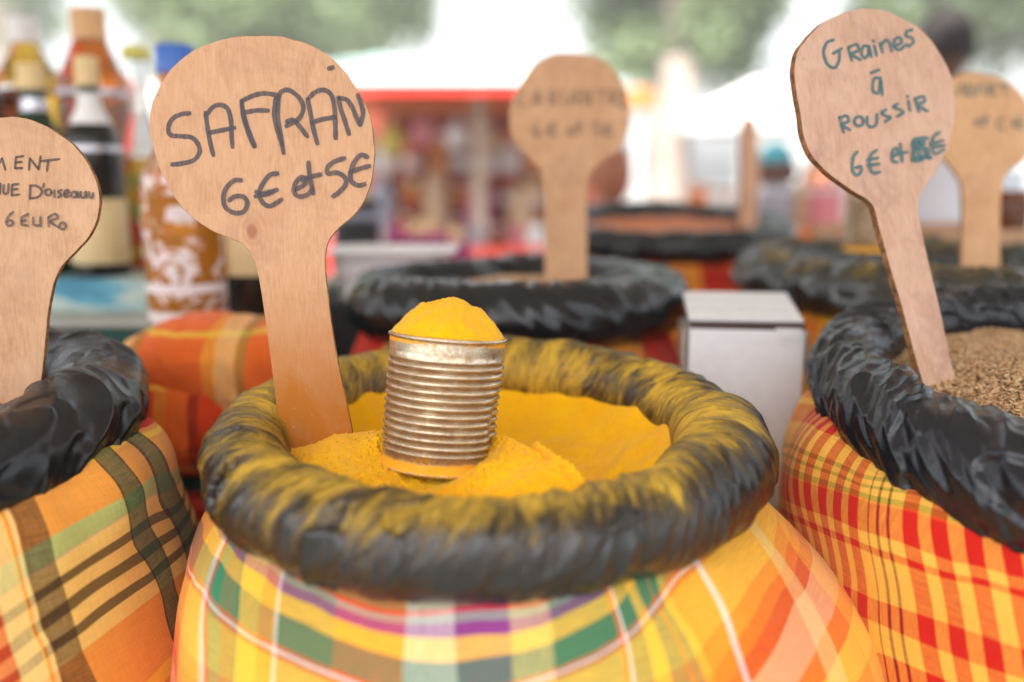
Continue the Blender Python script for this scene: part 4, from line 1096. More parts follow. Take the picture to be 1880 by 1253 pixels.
# sign at the right edge
r_out = [(1700 + x / 2.983, 120 + y / 2.983) for x, y in [(250, 40), (330, 50), (420, 78), (500, 130), (550, 200), (600, 300), (600, 410), (560, 500), (480, 560), (430, 620), (412, 720), (408, 850), (408, 1000), (408, 1130), (400, 1230), (205, 1225), (192, 1130), (195, 1000), (200, 850), (200, 720), (180, 620), (120, 540), (60, 470), (20, 380), (20, 260), (60, 150), (150, 65)]]
ZR = lambda s: zc(s, 1700, 120, 2.983)
rp = P(1800, 240, 0.93)
paddle(r_out, rp, board_normal(rp, P(1800, 520, 0.94), rad(-2)), 0.006, wood_mat('plywood_right', tone=(1.10, 1.10, 1.0)), edge_pale, 'blurred orange wooden paddle half behind the Graines sign at the right edge',
       ZR([[(165, 165), (195, 110), (215, 165)], [(225, 110), (228, 165)], [(225, 112), (255, 118), (255, 160), (228, 165)], [(270, 165), (300, 105), (320, 165)], [(340, 110), (345, 165)], [(340, 112), (380, 120), (345, 140), (385, 165)], [(400, 110), (440, 110)], [(420, 110), (430, 160)],
           [(270, 310), (300, 300), (270, 320), (300, 330)], [(325, 270), (320, 340)], [(305, 300), (345, 295)], [(425, 290), (395, 310), (395, 345), (425, 350)], [(480, 320), (535, 318)], [(520, 290), (480, 310), (490, 340), (530, 345)]]), ink_teal_faded, 6)
# the paddle seen edge on
s_out = [(1376, 212), (1387, 225), (1392, 260), (1394, 320), (1390, 380), (1392, 440), (1393, 480), (1357, 480), (1357, 430), (1360, 380), (1362, 320), (1361, 260), (1366, 225)]
sp_ = P(1376, 300, 1.52)
paddle(s_out, sp_, np.array([0.0, -1.0, 0.0]), 0.02, wood_mat('plywood_side', tone=(1.15, 1.2, 1.35)), edge_pale, 'narrow blurred wooden sign seen nearly edge on at the back', (), None)

# ------------------------------------------------------------------ grey carton between the sacks
def carton():
    q = NB('grey_card')
    o = q.obj()
    nz = q.noise(o, 90, 4)
    sp = q.n('ShaderNodeSeparateXYZ', {0: o})
    lx_ = q.math('SINE', q.math('MULTIPLY', sp.outputs[0], 1400)); lz_ = q.math('SINE', q.math('MULTIPLY', sp.outputs[2], 1400))
    grid = q.math('MULTIPLY', q.math('MAXIMUM', lx_, lz_), .5)
    c = q.mix(q.ramp(grid, [(0.30, 0.0), (0.5, .25)]), q.ramp(nz, [(0.3, (0.72, 0.71, 0.72)), (0.7, (0.80, 0.79, 0.80))]), (0.38, 0.37, 0.40))
    q.set(Base_Color=c, Roughness=0.6)
    q.bump(nz, .1, .001)
    card = q.m
    tl = P(1272, 606, 0.80); 
    rz = rad(-7)
    w, d, top = 0.100, 0.085, float(tl[2])
    h = top - TABLE_Z
    a = empty('carton', (tl[0] + w / 2, tl[1] + d / 2, TABLE_Z), 'tall pale grey carton with an open lid between the middle and right sacks', 'box')
    c0 = np.array([tl[0] + w / 2 + .003, tl[1] + d / 2, 0])
    box('carton_body', (c0[0], c0[1], TABLE_Z + h / 2), (w, d, h), card, a, rz=rz, bevel=.0012)
    tan_ = plain('card_edge', (0.50, 0.42, 0.33), .8)
    dark_ = plain('gap_shade_dark', (0.06, 0.035, 0.03), .8)
    box('gap_shade_strip', (c0[0], c0[1], top + .003), (w * .985, d * .985, .006), dark_, a, rz=rz)  # solid dark strip painted as the shade in the gap under the lid
    box('lid', (c0[0] + .001, c0[1] + .012, top + .0135), (w * 1.0, d * 1.12, .003), card, a, rz=rz, bevel=.001, rx=rad(8))
    box('side_flap', (c0[0] - w / 2 - .004, c0[1] + .004, top - .02), (.002, d * .9, .035), tan_, a, rz=rz)
    box('side_flap', (c0[0] + w / 2 + .004, c0[1] - .002, top - .02), (.002, d * .9, .035), tan_, a, rz=rz)
    box('tuck_tab', (c0[0] + .030, c0[1] - d / 2 - .0045, top - .003), (.022, .0015, .010), card, a, rz=rz)
carton()

# ------------------------------------------------------------------ bottles
def glass(name, col, trans=0.75, rough=0.08):
    q = NB(name)
    q.set(Base_Color=q.ramp(q.noise(q.obj(), 8, 2), [(0.3, tuple(c * .85 for c in col)), (0.7, col)]), Roughness=rough, Transmission_Weight=trans, IOR=1.33, Specular_IOR_Level=.5, Coat_Weight=0.4, Coat_Roughness=0.03)
    return q.m
G = dict(amber=glass('amber_liquor', (0.62, 0.21, 0.02), .75), brown=glass('brown_glass', (0.22, 0.06, 0.012), .45), dark=glass('dark_glass', (0.012, 0.010, 0.008), .15), green=glass('green_glass', (0.015, 0.06, 0.03), .4),
         clear=glass('clear_glass', (0.82, 0.84, 0.84), .85), gold=glass('golden_liquor', (0.78, 0.50, 0.07), .85), red=glass('orange_red_liquor', (0.62, 0.17, 0.02), .8))
L = dict(cream=plain('cream_paper', (0.74, 0.55, 0.28), .7), white=plain('white_paper', (0.78, 0.77, 0.76), .6), pink=plain('pink_paper', (0.62, 0.22, 0.26), .6), magenta=plain('magenta_cloth', (0.36, 0.02, 0.15), .8),
         blue=plain('blue_plastic', (0.05, 0.15, 0.52), .4), yellow=plain('yellow_plastic', (0.62, 0.55, 0.10), .5), cork=plain('cork', (0.68, 0.40, 0.20), .8), silver=plain('silver_foil', (0.62, 0.60, 0.66), .3, .7),
         red=plain('red_paint', (0.62, 0.05, 0.03), .6), orange=plain('orange_cloth', (0.72, 0.20, 0.03), .8), teal=plain('teal_cloth', (0.05, 0.26, 0.32), .7), darkgreen=plain('dark_green_cloth', (0.012, 0.075, 0.06), .85),
         black=plain('black_card', (0.02, 0.02, 0.022), .6), grey=plain('grey_cloth', (0.32, 0.34, 0.42), .8), tan=plain('tan_paper', (0.52, 0.36, 0.22), .7))

def bottle(base, r, h, body, cap, label=None, desc='', shoulder=0.62, neck=0.30, caph=0.08, lab=(0.12, 0.48), foil=None, foilrange=(0.72, 0.92), n=28, group='bottles', cat='bottle', name='bottle', capr=None, band=None):
    e = empty(name, base, desc, cat, group)
    rn = r * neck
    pr = smooth_curve([(r * .2, 0.0), (r * .9, 0.0), (r, h * .02), (r, h * .3), (r, h * shoulder), (r * .82, h * (shoulder + .07)), (rn * 1.2, h * (shoulder + .17)), (rn, h * (shoulder + .22)), (rn, h * (1 - caph)), (rn * .98, h * (1 - caph / 2))], 4)
    V, F, U = lathe(pr, n, base); mesh_obj('glass_body', V, F, body, e)
    cr = capr or rn * 1.15
    V, F, U = lathe([(cr, h * (1 - caph)), (cr, h * .995), (cr * .9, h), (0.0003, h)], n, base); mesh_obj('cap', V, F, cap, e)
    if label is not None:
        z0, z1 = h * lab[0], h * lab[1]
        V, F, U = lathe([(r + .0002, z0), (r + .0006, z0 + .0005), (r + .0006, z1 - .0005), (r + .0002, z1)], n, base); mesh_obj('label', V, F, label, e)
    if foil is not None:
        zz = np.linspace(h * foilrange[0], h * foilrange[1], 7)
        rr = np.interp(zz, pr[:, 1], pr[:, 0]) + .0008
        V, F, U = lathe(list(zip(rr, zz)), n, base); mesh_obj('neck_foil', V, F, foil, e)
    if band is not None:
        zz = np.linspace(h * band[1], h * band[2], 4)
        rr = np.interp(zz, pr[:, 1], pr[:, 0]) + .0010
        V, F, U = lathe(list(zip(rr, zz)), n, base); mesh_obj('neck_band', V, F, band[0], e)
    return e

# stacked boxes that carry the bottles, behind the left sack
zb = float(P(200, 603, 1.0)[2])
A0 = P(-140, 603, 1.0); A1 = P(478, 603, 1.0)
dg = empty('display_crate', ((A0[0] + A1[0]) / 2, 1.25, TABLE_Z), 'dark green draped crate under the bottles on the left', 'crate')
box('draped_body', ((A0[0] + A1[0]) / 2, A0[1] + .25, (zb + TABLE_Z) / 2), (A1[0] - A0[0], .5, zb - TABLE_Z), L['darkgreen'], dg, bevel=.008)
box('top_board', ((A0[0] + A1[0]) / 2, A0[1] + .25, zb + .004), (A1[0] - A0[0] + .01, .505, .008), plain('grey_board', (0.36, .37, .33), .7), dg, bevel=.002)
q = NB('blue_printed_tin')
sb = q.noise(q.map(q.obj(), (7, 7, 22)), 1.0, 3, .5, .4)
q.set(Base_Color=q.ramp(sb, [(0.38, (0.04, 0.22, 0.34)), (0.47, (0.10, 0.34, 0.46)), (0.54, (0.55, 0.60, 0.50)), (0.62, (0.06, 0.28, 0.42))]), Roughness=.4)
B0 = P(60, 515, 1.06); B1 = P(282, 515, 1.06)
bl = empty('blue_box', ((B0[0] + B1[0]) / 2, 1.1, zb + .008), 'flat blue printed box under the black bottle', 'box')
box('box_body', ((B0[0] + B1[0]) / 2 - .06, B0[1] + .14, (zb + .008 + float(B0[2])) / 2), (B1[0] - B0[0] + .12, .28, float(B0[2]) - zb - .008), q.m, bl, bevel=.002)
zt = float(B0[2])
def onz(px, d, z): 
    v = P(px, 600, d); return (float(v[0]), float(v[1]), z)
pap = NB('label_cream_printed')
sp_l = pap.noise(pap.map(pap.obj(), (30, 30, 200)), 1.0, 2)
pap.set(Base_Color=pap.ramp(sp_l, [(0.30, (0.74, 0.55, 0.28)), (0.62, (0.76, 0.58, 0.31)), (0.72, (0.50, 0.33, 0.15))]), Roughness=.6)
cream_lab = pap.m
bottle(onz(196, 1.13, zt), 0.033, 0.258, G['dark'], L['cream'], cream_lab, 'black bottle with a cream label and cream neck foil beside the pepper sign', shoulder=.60, neck=.36, lab=(0.06, 0.36), foil=L['white'], foilrange=(.70, .84), caph=.13, band=(L['silver'], .575, .60), group='bottles behind the left sack')
bottle(onz(205, 1.26, zt), 0.045, 0.335, G['red'], L['cork'], G['clear'], 'tall amber red bottle with a pale cork behind the black bottle', shoulder=.70, neck=.42, lab=(0.10, 0.64), caph=.13, band=(L['silver'], .665, .69), group='bottles behind the left sack')
bottle(onz(98, 1.15, zt), 0.034, 0.252, G['green'], L['cream'], L['white'], 'dark green bottle with a cream cap left of the black bottle', shoulder=.60, neck=.42, caph=.12, group='bottles behind the left sack', band=(L['silver'], .78, .84))
bottle(onz(92, 1.30, zt), 0.050, 0.330, G['gold'], L['white'], None, 'round shouldered golden bottle with a white stopper at the far left', shoulder=.70, neck=.34, caph=.10, band=(L['silver'], .70, .72), group='bottles behind the left sack')
bottle(onz(66, 1.22, zt), 0.019, 0.225, G['red'], L['red'], None, 'slim orange red bottle between the golden and green bottles', shoulder=.8, neck=.8, caph=.05, group='bottles behind the left sack')
bottle(onz(-12, 1.16, zt), 0.034, 0.29, G['dark'], L['black'], L['white'], 'black bottle with a white label cut by the left edge', shoulder=.72, neck=.4, group='bottles behind the left sack', lab=(.2, .62))
q = NB('madras_print')
vv = q.n('ShaderNodeTexVoronoi', {'Scale': 60.0}); q.put(vv.inputs['Vector'], q.obj())
q.set(Base_Color=q.ramp(q.n('ShaderNodeSeparateColor', {0: vv.outputs['Color']}).outputs[0], [(0.0, (.7, .1, .04)), (.25, (.8, .5, .05)), (.5, (.7, .22, .04)), (.7, (.75, .7, .6)), (.85, (.4, .4, .1))], 'CONSTANT'), Roughness=.6)
madras_print = q.m
bottle(onz(283, 1.24, zb + .008), 0.030, 0.322, G['clear'], L['yellow'], madras_print, 'bottle in a red and yellow patchwork print with a pale yellow cap', shoulder=.55, neck=.42, caph=.05, group='bottles behind the left sack', lab=(.02, .56), capr=.017)
bottle(onz(125, 1.22, zb + .008), 0.028, 0.10, L['yellow'], L['yellow'], None, 'small yellow pot behind the blue box', shoulder=.75, neck=.8, cat='pot', group='bottles behind the left sack')
bottle(onz(468, 1.05, zb + .008), 0.040, 0.30, G['dark'], L['black'], cream_lab, 'dark bottle with a big cream label half hidden by the SAFRAN handle', shoulder=.62, neck=.34, lab=(0.16, 0.54), group='bottles behind the left sack')
box_p = onz(428, 1.10, 0)
pb = empty('pink_box', (box_p[0], box_p[1], zb + .008), 'small pink red upright box behind the lace bottle', 'box')
box('box_body', (box_p[0], box_p[1], zb + .058), (.022, .03, .10), L['pink'], pb, bevel=.001)
box('box_lid', (box_p[0], box_p[1], zb + .1095), (.024, .032, .006), L['pink'], pb, bevel=.001)

# amber bottle with white lace paint and a blue cap
q = NB('lace_painted_amber')
o = q.obj()
vz = q.n('ShaderNodeTexVoronoi', {'Scale': 34.0}, feature='SMOOTH_F1'); q.put(vz.inputs['Vector'], q.map(o, (1, 1, .8)))
nn_ = q.noise(o, 19, 5, .68, 2.4)
sepz = q.n('ShaderNodeSeparateXYZ', {0: o})
m1 = q.ramp(nn_, [(0.51, 0.0), (0.55, 1.0)]).outputs[0]
bnd = q.math('GREATER_THAN', q.math('SINE', q.math('MULTIPLY', sepz.outputs[2], 210)), 0.55)
low = q.math('LESS_THAN', sepz.outputs[2], 0.055)
bnd = q.math('MULTIPLY', bnd, low)
mask = q.math('MAXIMUM', m1, bnd)
q.set(Base_Color=q.mix(mask, (0.66, 0.24, 0.015), (0.80, 0.72, 0.74)), Roughness=q.math('ADD', .08, q.math('MULTIPLY', mask, .4)), Transmission_Weight=q.math('MULTIPLY', q.math('SUBTRACT', 1.0, mask), .5), IOR=1.33)
lace = q.m
lb = bottle(onz(352, 1.02, zb + .008), 0.0445, 0.293, lace, L['blue'], None, 'large amber bottle painted with white lace and closed by a blue cap', shoulder=.50, neck=.42, caph=.10, group='bottles behind the left sack', n=48, capr=.0205)

# ------------------------------------------------------------------ more of the table: tub, tins, cloth bundles
def tub():
    c = P(724, 500, 1.20)
    z1 = float(P(727, 460, 1.16)[2])
    zb0 = float(P(724, 548, 1.16)[2])
    sd_ = empty('crate', (c[0], c[1], TABLE_Z), 'black crate under the white tub', 'crate')
    box('crate_body', (c[0], c[1], (zb0 - .014 + TABLE_Z) / 2), (.15, .13, zb0 - .014 - TABLE_Z), L['black'], sd_, bevel=.004)
    box('crate_rim', (c[0], c[1], zb0 - .0075), (.154, .134, .013), L['black'], sd_, bevel=.003)
    e = empty('white_tub', (c[0], c[1], zb0), 'large white plastic tub behind the SAFRAN handle', 'tub')
    h = z1 - zb0
    m = plain('white_plastic', (0.86, 0.85, 0.85), .4, var=.03)
    def rr_loop(w, d, z, r):
        pts = []
        for cx, cy, a0 in ((w - r, d - r, 0), (-w + r, d - r, 90), (-w + r, -d + r, 180), (w - r, -d + r, 270)):
            for k in range(7):
                a = rad(a0 + k * 15); pts.append((cx + r * math.cos(a), cy + r * math.sin(a), z))
        return pts
    rows = [rr_loop(.064, .064, 0, .03), rr_loop(.074, .074, h * .9, .033), rr_loop(.077, .077, h * .975, .034), rr_loop(.084, .084, h * .975, .036), rr_loop(.084, .084, h, .036), rr_loop(.073, .073, h, .033), rr_loop(.071, .071, h - .03, .03)]
    V = np.array(rows).reshape(-1, 3) + np.array([c[0], c[1], zb0])
    mesh_obj('tub_wall', V, grid_faces(7, 28, True), m, e)
    V2, F2, _ = lathe([(.0003, h - .028), (.070, h - .028)], 28, (c[0], c[1], zb0)); mesh_obj('contents', V2, F2, m, e)
tub()
mg = P(790, 452, 1.85)
e = empty('magenta_cloth', (mg[0], mg[1], TABLE_Z), 'folded magenta cloth heap behind the white tub', 'cloth')
box('cloth_fold', (mg[0] - .01, mg[1] + .1, (mg[2] + TABLE_Z) / 2), (.17, .2, mg[2] - TABLE_Z), L['magenta'], e, bevel=.02)
box('cloth_fold', (mg[0] - .03, mg[1] + .1, mg[2] + .008), (.12, .16, .016), L['magenta'], e, bevel=.007)
bt = P(655, 445, 1.75)
bottle((bt[0], bt[1], bt[2] - .10), .045, .16, L['black'], L['grey'], L['grey'], 'dark tin with a grey blue label behind the SAFRAN sign', shoulder=.9, neck=.9, caph=.1, cat='tin', name='dark_tin', group=None)
e = empty('crate', (bt[0], bt[1], TABLE_Z), 'plain white crate carrying the dark tin', 'crate')
box('crate_body', (bt[0], bt[1], (bt[2] - .10 + TABLE_Z) / 2), (.13, .12, bt[2] - .10 - TABLE_Z), L['white'], e, bevel=.004)
box('crate_rim', (bt[0], bt[1], bt[2] - .115), (.136, .126, .012), L['white'], e, bevel=.003)

def bundle(c, rx, ry, rz_, mat_cols, label, seed, yaw=0.0):
    """a tied cloth bundle, plaid, lying on the table"""
    nr, nt = 60, 96
    v = np.linspace(0, math.pi, nr); u = np.linspace(0, 2 * math.pi, nt, endpoint=False)
    Vv, Uu = np.meshgrid(v, u, indexing='ij')
    cx = np.sign(np.sin(Vv)) * np.abs(np.sin(Vv)) ** .8
    X = rx * np.sign(np.cos(Uu)) * np.abs(np.cos(Uu)) ** .7 * cx; Y = ry * np.sign(np.sin(Uu)) * np.abs(np.sin(Uu)) ** .8 * cx; Z = rz_ * np.sign(np.cos(Vv)) * np.abs(np.cos(Vv)) ** .95
    k = 1 + .12 * pn(X * 14 + 3, Z * 20, seed) + .07 * (1 - np.abs(pn(X * 40 + Z * 25, Z * 12, seed + 1)) * 2)
    X *= k; Y *= k; Z *= k
    pts = np.stack([X * math.cos(yaw) - Y * math.sin(yaw) + c[0], X * math.sin(yaw) + Y * math.cos(yaw) + c[1], Z + c[2]], -1).reshape(-1, 3)
    c1, c2, c3, c4 = mat_cols
    fa_ = [(-1, c1, 1), (-.7, K['yellow'], 1), (-.55, c1, 1), (-.25, c4, 1), (-.22, c1, 1), (.80, K['yellow'], 1), (.88, c1, 1)]
    fb_ = [(-2, c1, .3), (-1.0, c2, .65), (-.74, c3, .5), (-.62, c1, .15), (.10, K['yellow'], .4), (.22, c2, .6), (.44, c3, .55), (.54, c1, .2), (.8, K['yellow'], .5), (.9, c2, .6)]
    m = cloth_mat('madras_bundle', fa_, fb_, (-1, 1), (-2, 2))
    o = mesh_obj('cloth_bundle', pts, grid_faces(nr, nt, True), m, uv={'plaid': np.stack([(Z / rz_).reshape(-1), (X / rx).reshape(-1)], -1), 'metric': np.stack([X.reshape(-1), Z.reshape(-1)], -1)})
    return tag(o, label, 'cloth bundle')
bp = P(400, 682, 0.86)
bundle(bp, .084, .07, .052, (srgb(240, 110, 40), srgb(238, 205, 130), srgb(130, 140, 60), srgb(150, 60, 20)), 'orange madras bundle with cream stripes behind the dusted collar', 3)
e = empty('crate', (bp[0], bp[1], TABLE_Z), 'low dark crate hidden under the orange bundle', 'crate')
box('crate_body', (bp[0], bp[1] + .01, (bp[2] - .045 + TABLE_Z) / 2), (.13, .11, bp[2] - .045 - TABLE_Z), L['darkgreen'], e, bevel=.004)
box('crate_rim', (bp[0], bp[1] + .01, bp[2] - .052), (.134, .114, .012), L['darkgreen'], e, bevel=.003)
bq = P(305, 775, 0.84)
bundle(bq, .085, .055, .050, (srgb(222, 70, 25), srgb(240, 130, 40), srgb(110, 40, 20), srgb(90, 30, 20)), 'red madras bundle squeezed between the left and middle sacks', 6)
e = empty('crate', (bq[0], bq[1], TABLE_Z), 'small red crate under the red bundle', 'crate')
box('crate_body', (bq[0], bq[1], (bq[2] - .06 + TABLE_Z) / 2), (.1, .09, bq[2] - .06 - TABLE_Z), L['red'], e, bevel=.003)
box('crate_rim', (bq[0], bq[1], bq[2] - .068), (.104, .094, .01), L['red'], e, bevel=.003)
# ribbed can standing in the golden powder
cp = P(1600, 462, 1.06)
c2 = empty('tin_can', cp, 'pale ribbed can standing in the olive collared sack behind the Graines sign', 'can')
make_can(c2, Matrix.Translation(Vector(cp)) @ Matrix.Scale(.86, 4), n=64, dents=False)
V, F, U = lathe([(.0003, CH * .84), (CR * .84, CH * .80)], 32, cp); mesh_obj('filling', V, F, gold, c2)
# plank behind the right sign
pl0 = P(1790, 422, 1.25)
e = empty('wooden_box', (pl0[0], pl0[1], TABLE_Z), 'low wooden box behind the right edge sign', 'box')
box('side_board', (pl0[0] + .02, pl0[1], (pl0[2] + TABLE_Z) / 2), (.34, .015, pl0[2] - TABLE_Z), plain('tan_wood', (0.50, 0.30, 0.18), .7), e, bevel=.002)
box('side_board', (pl0[0] + .02, pl0[1] + .22, (pl0[2] + TABLE_Z) / 2), (.34, .015, pl0[2] - TABLE_Z), plain('tan_wood_back', (0.50, 0.30, 0.18), .7), e, bevel=.002)
box('fill_board', (pl0[0] + .02, pl0[1] + .11, pl0[2] - .03), (.33, .20, .012), plain('box_fill', (0.42, 0.12, 0.04), .8), e, bevel=.002)
for px_, k_, c_ in ((1850, 'red', 'dark red jar in the wooden box'), (1885, 'white', 'white jar in the wooden box')):
    v = P(px_, 415, 1.33)
    bottle((v[0], v[1], pl0[2] - .024), .03, .075, L[k_] if k_ == 'white' else G['brown'], L['orange'] if k_ == 'red' else L['white'], None, c_, shoulder=.8, neck=.8, cat='jar', name='jar', group=None)

# ------------------------------------------------------------------ the facing stall
def at(px, py, d): return P(px, py, d)
SD = 3.9
tz = float(at(800, 452, SD)[2])
x0, x1 = float(at(560, 450, SD)[0]), float(at(1120, 450, SD)[0]); y0 = float(at(800, 452, SD)[1])
st = empty('facing_stall', ((x0 + x1) / 2, y0 + .3, 0), 'blurred facing stall with a red edged roof and shelves of bottles', 'stall')
box('counter', ((x0 + x1) / 2, y0 + .30, tz / 2), (x1 - x0, .7, tz), L['red'], st, bevel=.01)
shelf_z = [tz, tz + .155, tz + .31]
for k in (1, 2):
    box('shelf', ((x0 + x1) / 2, y0 + .12 + .14 * k, shelf_z[k] - .008), (x1 - x0, .15, .016), plain('shelf_wood', (.30, .12, .06), .7), st)
    for xx in (x0 + .05, x1 - .05): box('shelf_post', (xx, y0 + .12 + .14 * k, (tz + shelf_z[k]) / 2 - .008), (.03, .03, shelf_z[k] - tz - .016), wood_dark, st)
box('back_cloth', ((x0 + x1) / 2, y0 + .62, (tz + 1.62) / 2), (x1 - x0, .02, 1.62 - tz), plain('back_cloth', (.30, .07, .04), .9, var=.5, scale=6), st)
OH = .40
vz = float(at(800, 168, SD - OH)[2]); vh = .040
box('valance', ((x0 + x1) / 2 - .04, y0 - OH, vz), (x1 - x0 + .02, .012, vh), plain('red_valance', (.75, .035, .02), .7), st)
bmv = [( x0 - .05, y0 - OH - .01, vz + .022), (x1 + .02, y0 - OH - .01, vz + .022), (x1 - .3, y0 + .7, vz + .22), (x0 + .25, y0 + .7, vz + .22), (x1 + .02, y0 + 1.5, vz + .05), (x0 - .05, y0 + 1.5, vz + .05)]
mesh_obj('roof_cloth', np.array(bmv), [[0, 1, 2, 3], [3, 2, 4, 5]], plain('pale_teal_roof', (.62, .70, .69), .8), st, smooth=False)
box('orange_strip', ((x0 + x1) / 2, y0 - .02, vz - .03), (x1 - x0, .01, .05), plain('orange_strip', (.75, .22, .06), .7), st)
for px_ in (562, 880, 1100):
    v = at(px_, 300, SD)
    box('roof_post', (v[0], y0 + .0, (vz + .02) / 2), (.055 if px_ == 880 else .03, .05, vz + .02), plain('pale_post', (.62, .50, .38), .7), st)
G2 = dict(amber=plain('amber_jar', (.60, .20, .02), .25, var=.4, scale=20), brown=plain('brown_jar', (.20, .045, .015), .25, var=.5, scale=20), gold=plain('golden_jar', (.68, .36, .04), .25, var=.4, scale=20),
          red=plain('orange_red_jar', (.62, .10, .02), .3, var=.4, scale=20), clear=plain('clear_jar', (.66, .60, .58), .2, var=.3, scale=20))
rs = random.Random(5)
kinds = [('amber', 'cork'), ('brown', 'black'), ('gold', 'white'), ('brown', 'red'), ('amber', 'white'), ('red', 'cork'), ('clear', 'white')]
labs = ['white', None, 'pink', 'tan', None, None, 'red']
words_ = {'amber': 'amber', 'brown': 'dark brown', 'gold': 'golden', 'red': 'orange red', 'clear': 'clear'}
ordn = ['leftmost', 'second', 'third', 'fourth', 'fifth', 'sixth', 'seventh', 'eighth', 'ninth', 'tenth', 'eleventh']
rown = ['stall counter', 'lower stall shelf', 'upper stall shelf']
for row in range(3):
    for k in range(11):
        xx = x0 + .10 + (x1 - x0 - .2) * k / 10 + rs.uniform(-.012, .012)
        kd, cp_ = kinds[rs.randrange(len(kinds))]
        lb_ = labs[rs.randrange(len(labs))]
        if row == 2 and rs.random() < .35: kd, lb_ = 'clear', 'white'
        if row == 0 and kd == 'clear': kd = 'brown'
        hh = rs.uniform(.11, .145) if row < 2 else rs.uniform(.13, .2)
        yy = y0 + .08 + (.12 * row + .06 if row else 0)
        bottle((xx, yy, shelf_z[row]), rs.uniform(.044, .056), hh, G2[kd], L[cp_], L[lb_] if lb_ else None,
               '%s bottle%s, %s from the left on the facing %s' % (words_[kd], ' labelled %s' % lb_ if lb_ else '', ordn[k], rown[row]),
               shoulder=.66, neck=.42, n=14, caph=.12, group='bottles on the facing stall', name='stall_bottle')
# big pale vases and a pink parcel among them
for px_, py_, k_, lab_ in ((800, 330, 'tan', 'tan pot before the shelves of the facing stall'), (775, 430, 'cream', 'cream pot at the front of the facing stall'), (878, 352, 'magenta', 'magenta pot on the facing stall before the middle post'), (955, 355, 'tan', 'tan pot on the facing stall left of the blurred sign'), (700, 340, 'grey', 'grey violet pot on the facing stall beside the SAFRAN sign')):
    v = at(px_, py_, SD - .12 + .14)
    bottle((v[0], v[1], tz), .052, max(.10, float(v[2]) - tz + .03), L[k_], L[k_], None, lab_, shoulder=.74, neck=.6, n=18, cat='pot', name='pot', group='pots on the facing stall')

fc = ['pink', 'amber', 'white', 'magenta', 'gold', 'red', 'cream', 'grey', 'brown', 'pink', 'white', 'amber', 'orange', 'cream']
for k, cn_ in enumerate(fc):
    xx = x0 + .14 + (x1 - x0 - .2) * k / (len(fc) - 1)
    mm = G2.get(cn_) or L[cn_]
    bottle((xx, y0 - .02 + .015 * (k % 2), tz), rs.uniform(.026, .036), rs.uniform(.06, .10), mm, L['white'] if k % 3 else L['red'], None,
           'small %s jar, %s from the left along the front edge of the facing stall' % (cn_, (ordn + ['twelfth', 'thirteenth', 'fourteenth'])[k]), shoulder=.78, neck=.75, caph=.15, n=14, cat='jar', name='jar', group='jars along the front of the facing stall')
for k in range(9):
    xx = x0 + .1 + (x1 - x0 - .2) * k / 8
    zt_ = vz + .01 - .02 * (k % 3)
    e = empty('hanging_bag', (xx, y0 + .05, zt_ - .20), '%s cloth bag, %s of the bags hanging under the facing stall roof' % (['orange', 'white', 'yellow', 'pink', 'white', 'tan', 'orange', 'white', 'red'][k], ordn[k]), 'bag', 'bags hanging in the facing stall')
    mm = L[['orange', 'white', 'gold', 'pink', 'white', 'tan', 'orange', 'white', 'red'][k]] if k != 2 else L['yellow']
    V, F, U = lathe(smooth_curve([(.0005, .0), (.035, .004), (.052, .03), (.045, .075), (.018, .105), (.012, .115), (.022, .13)], 3), 16, (xx, y0 + .05, zt_ - .20)); mesh_obj('bag_body', V, F, mm, e)
    V, F, U = lathe([(.002, .11), (.002, .205)], 6, (xx, y0 + .05, zt_ - .20)); mesh_obj('cord', V, F, L['white'], e)

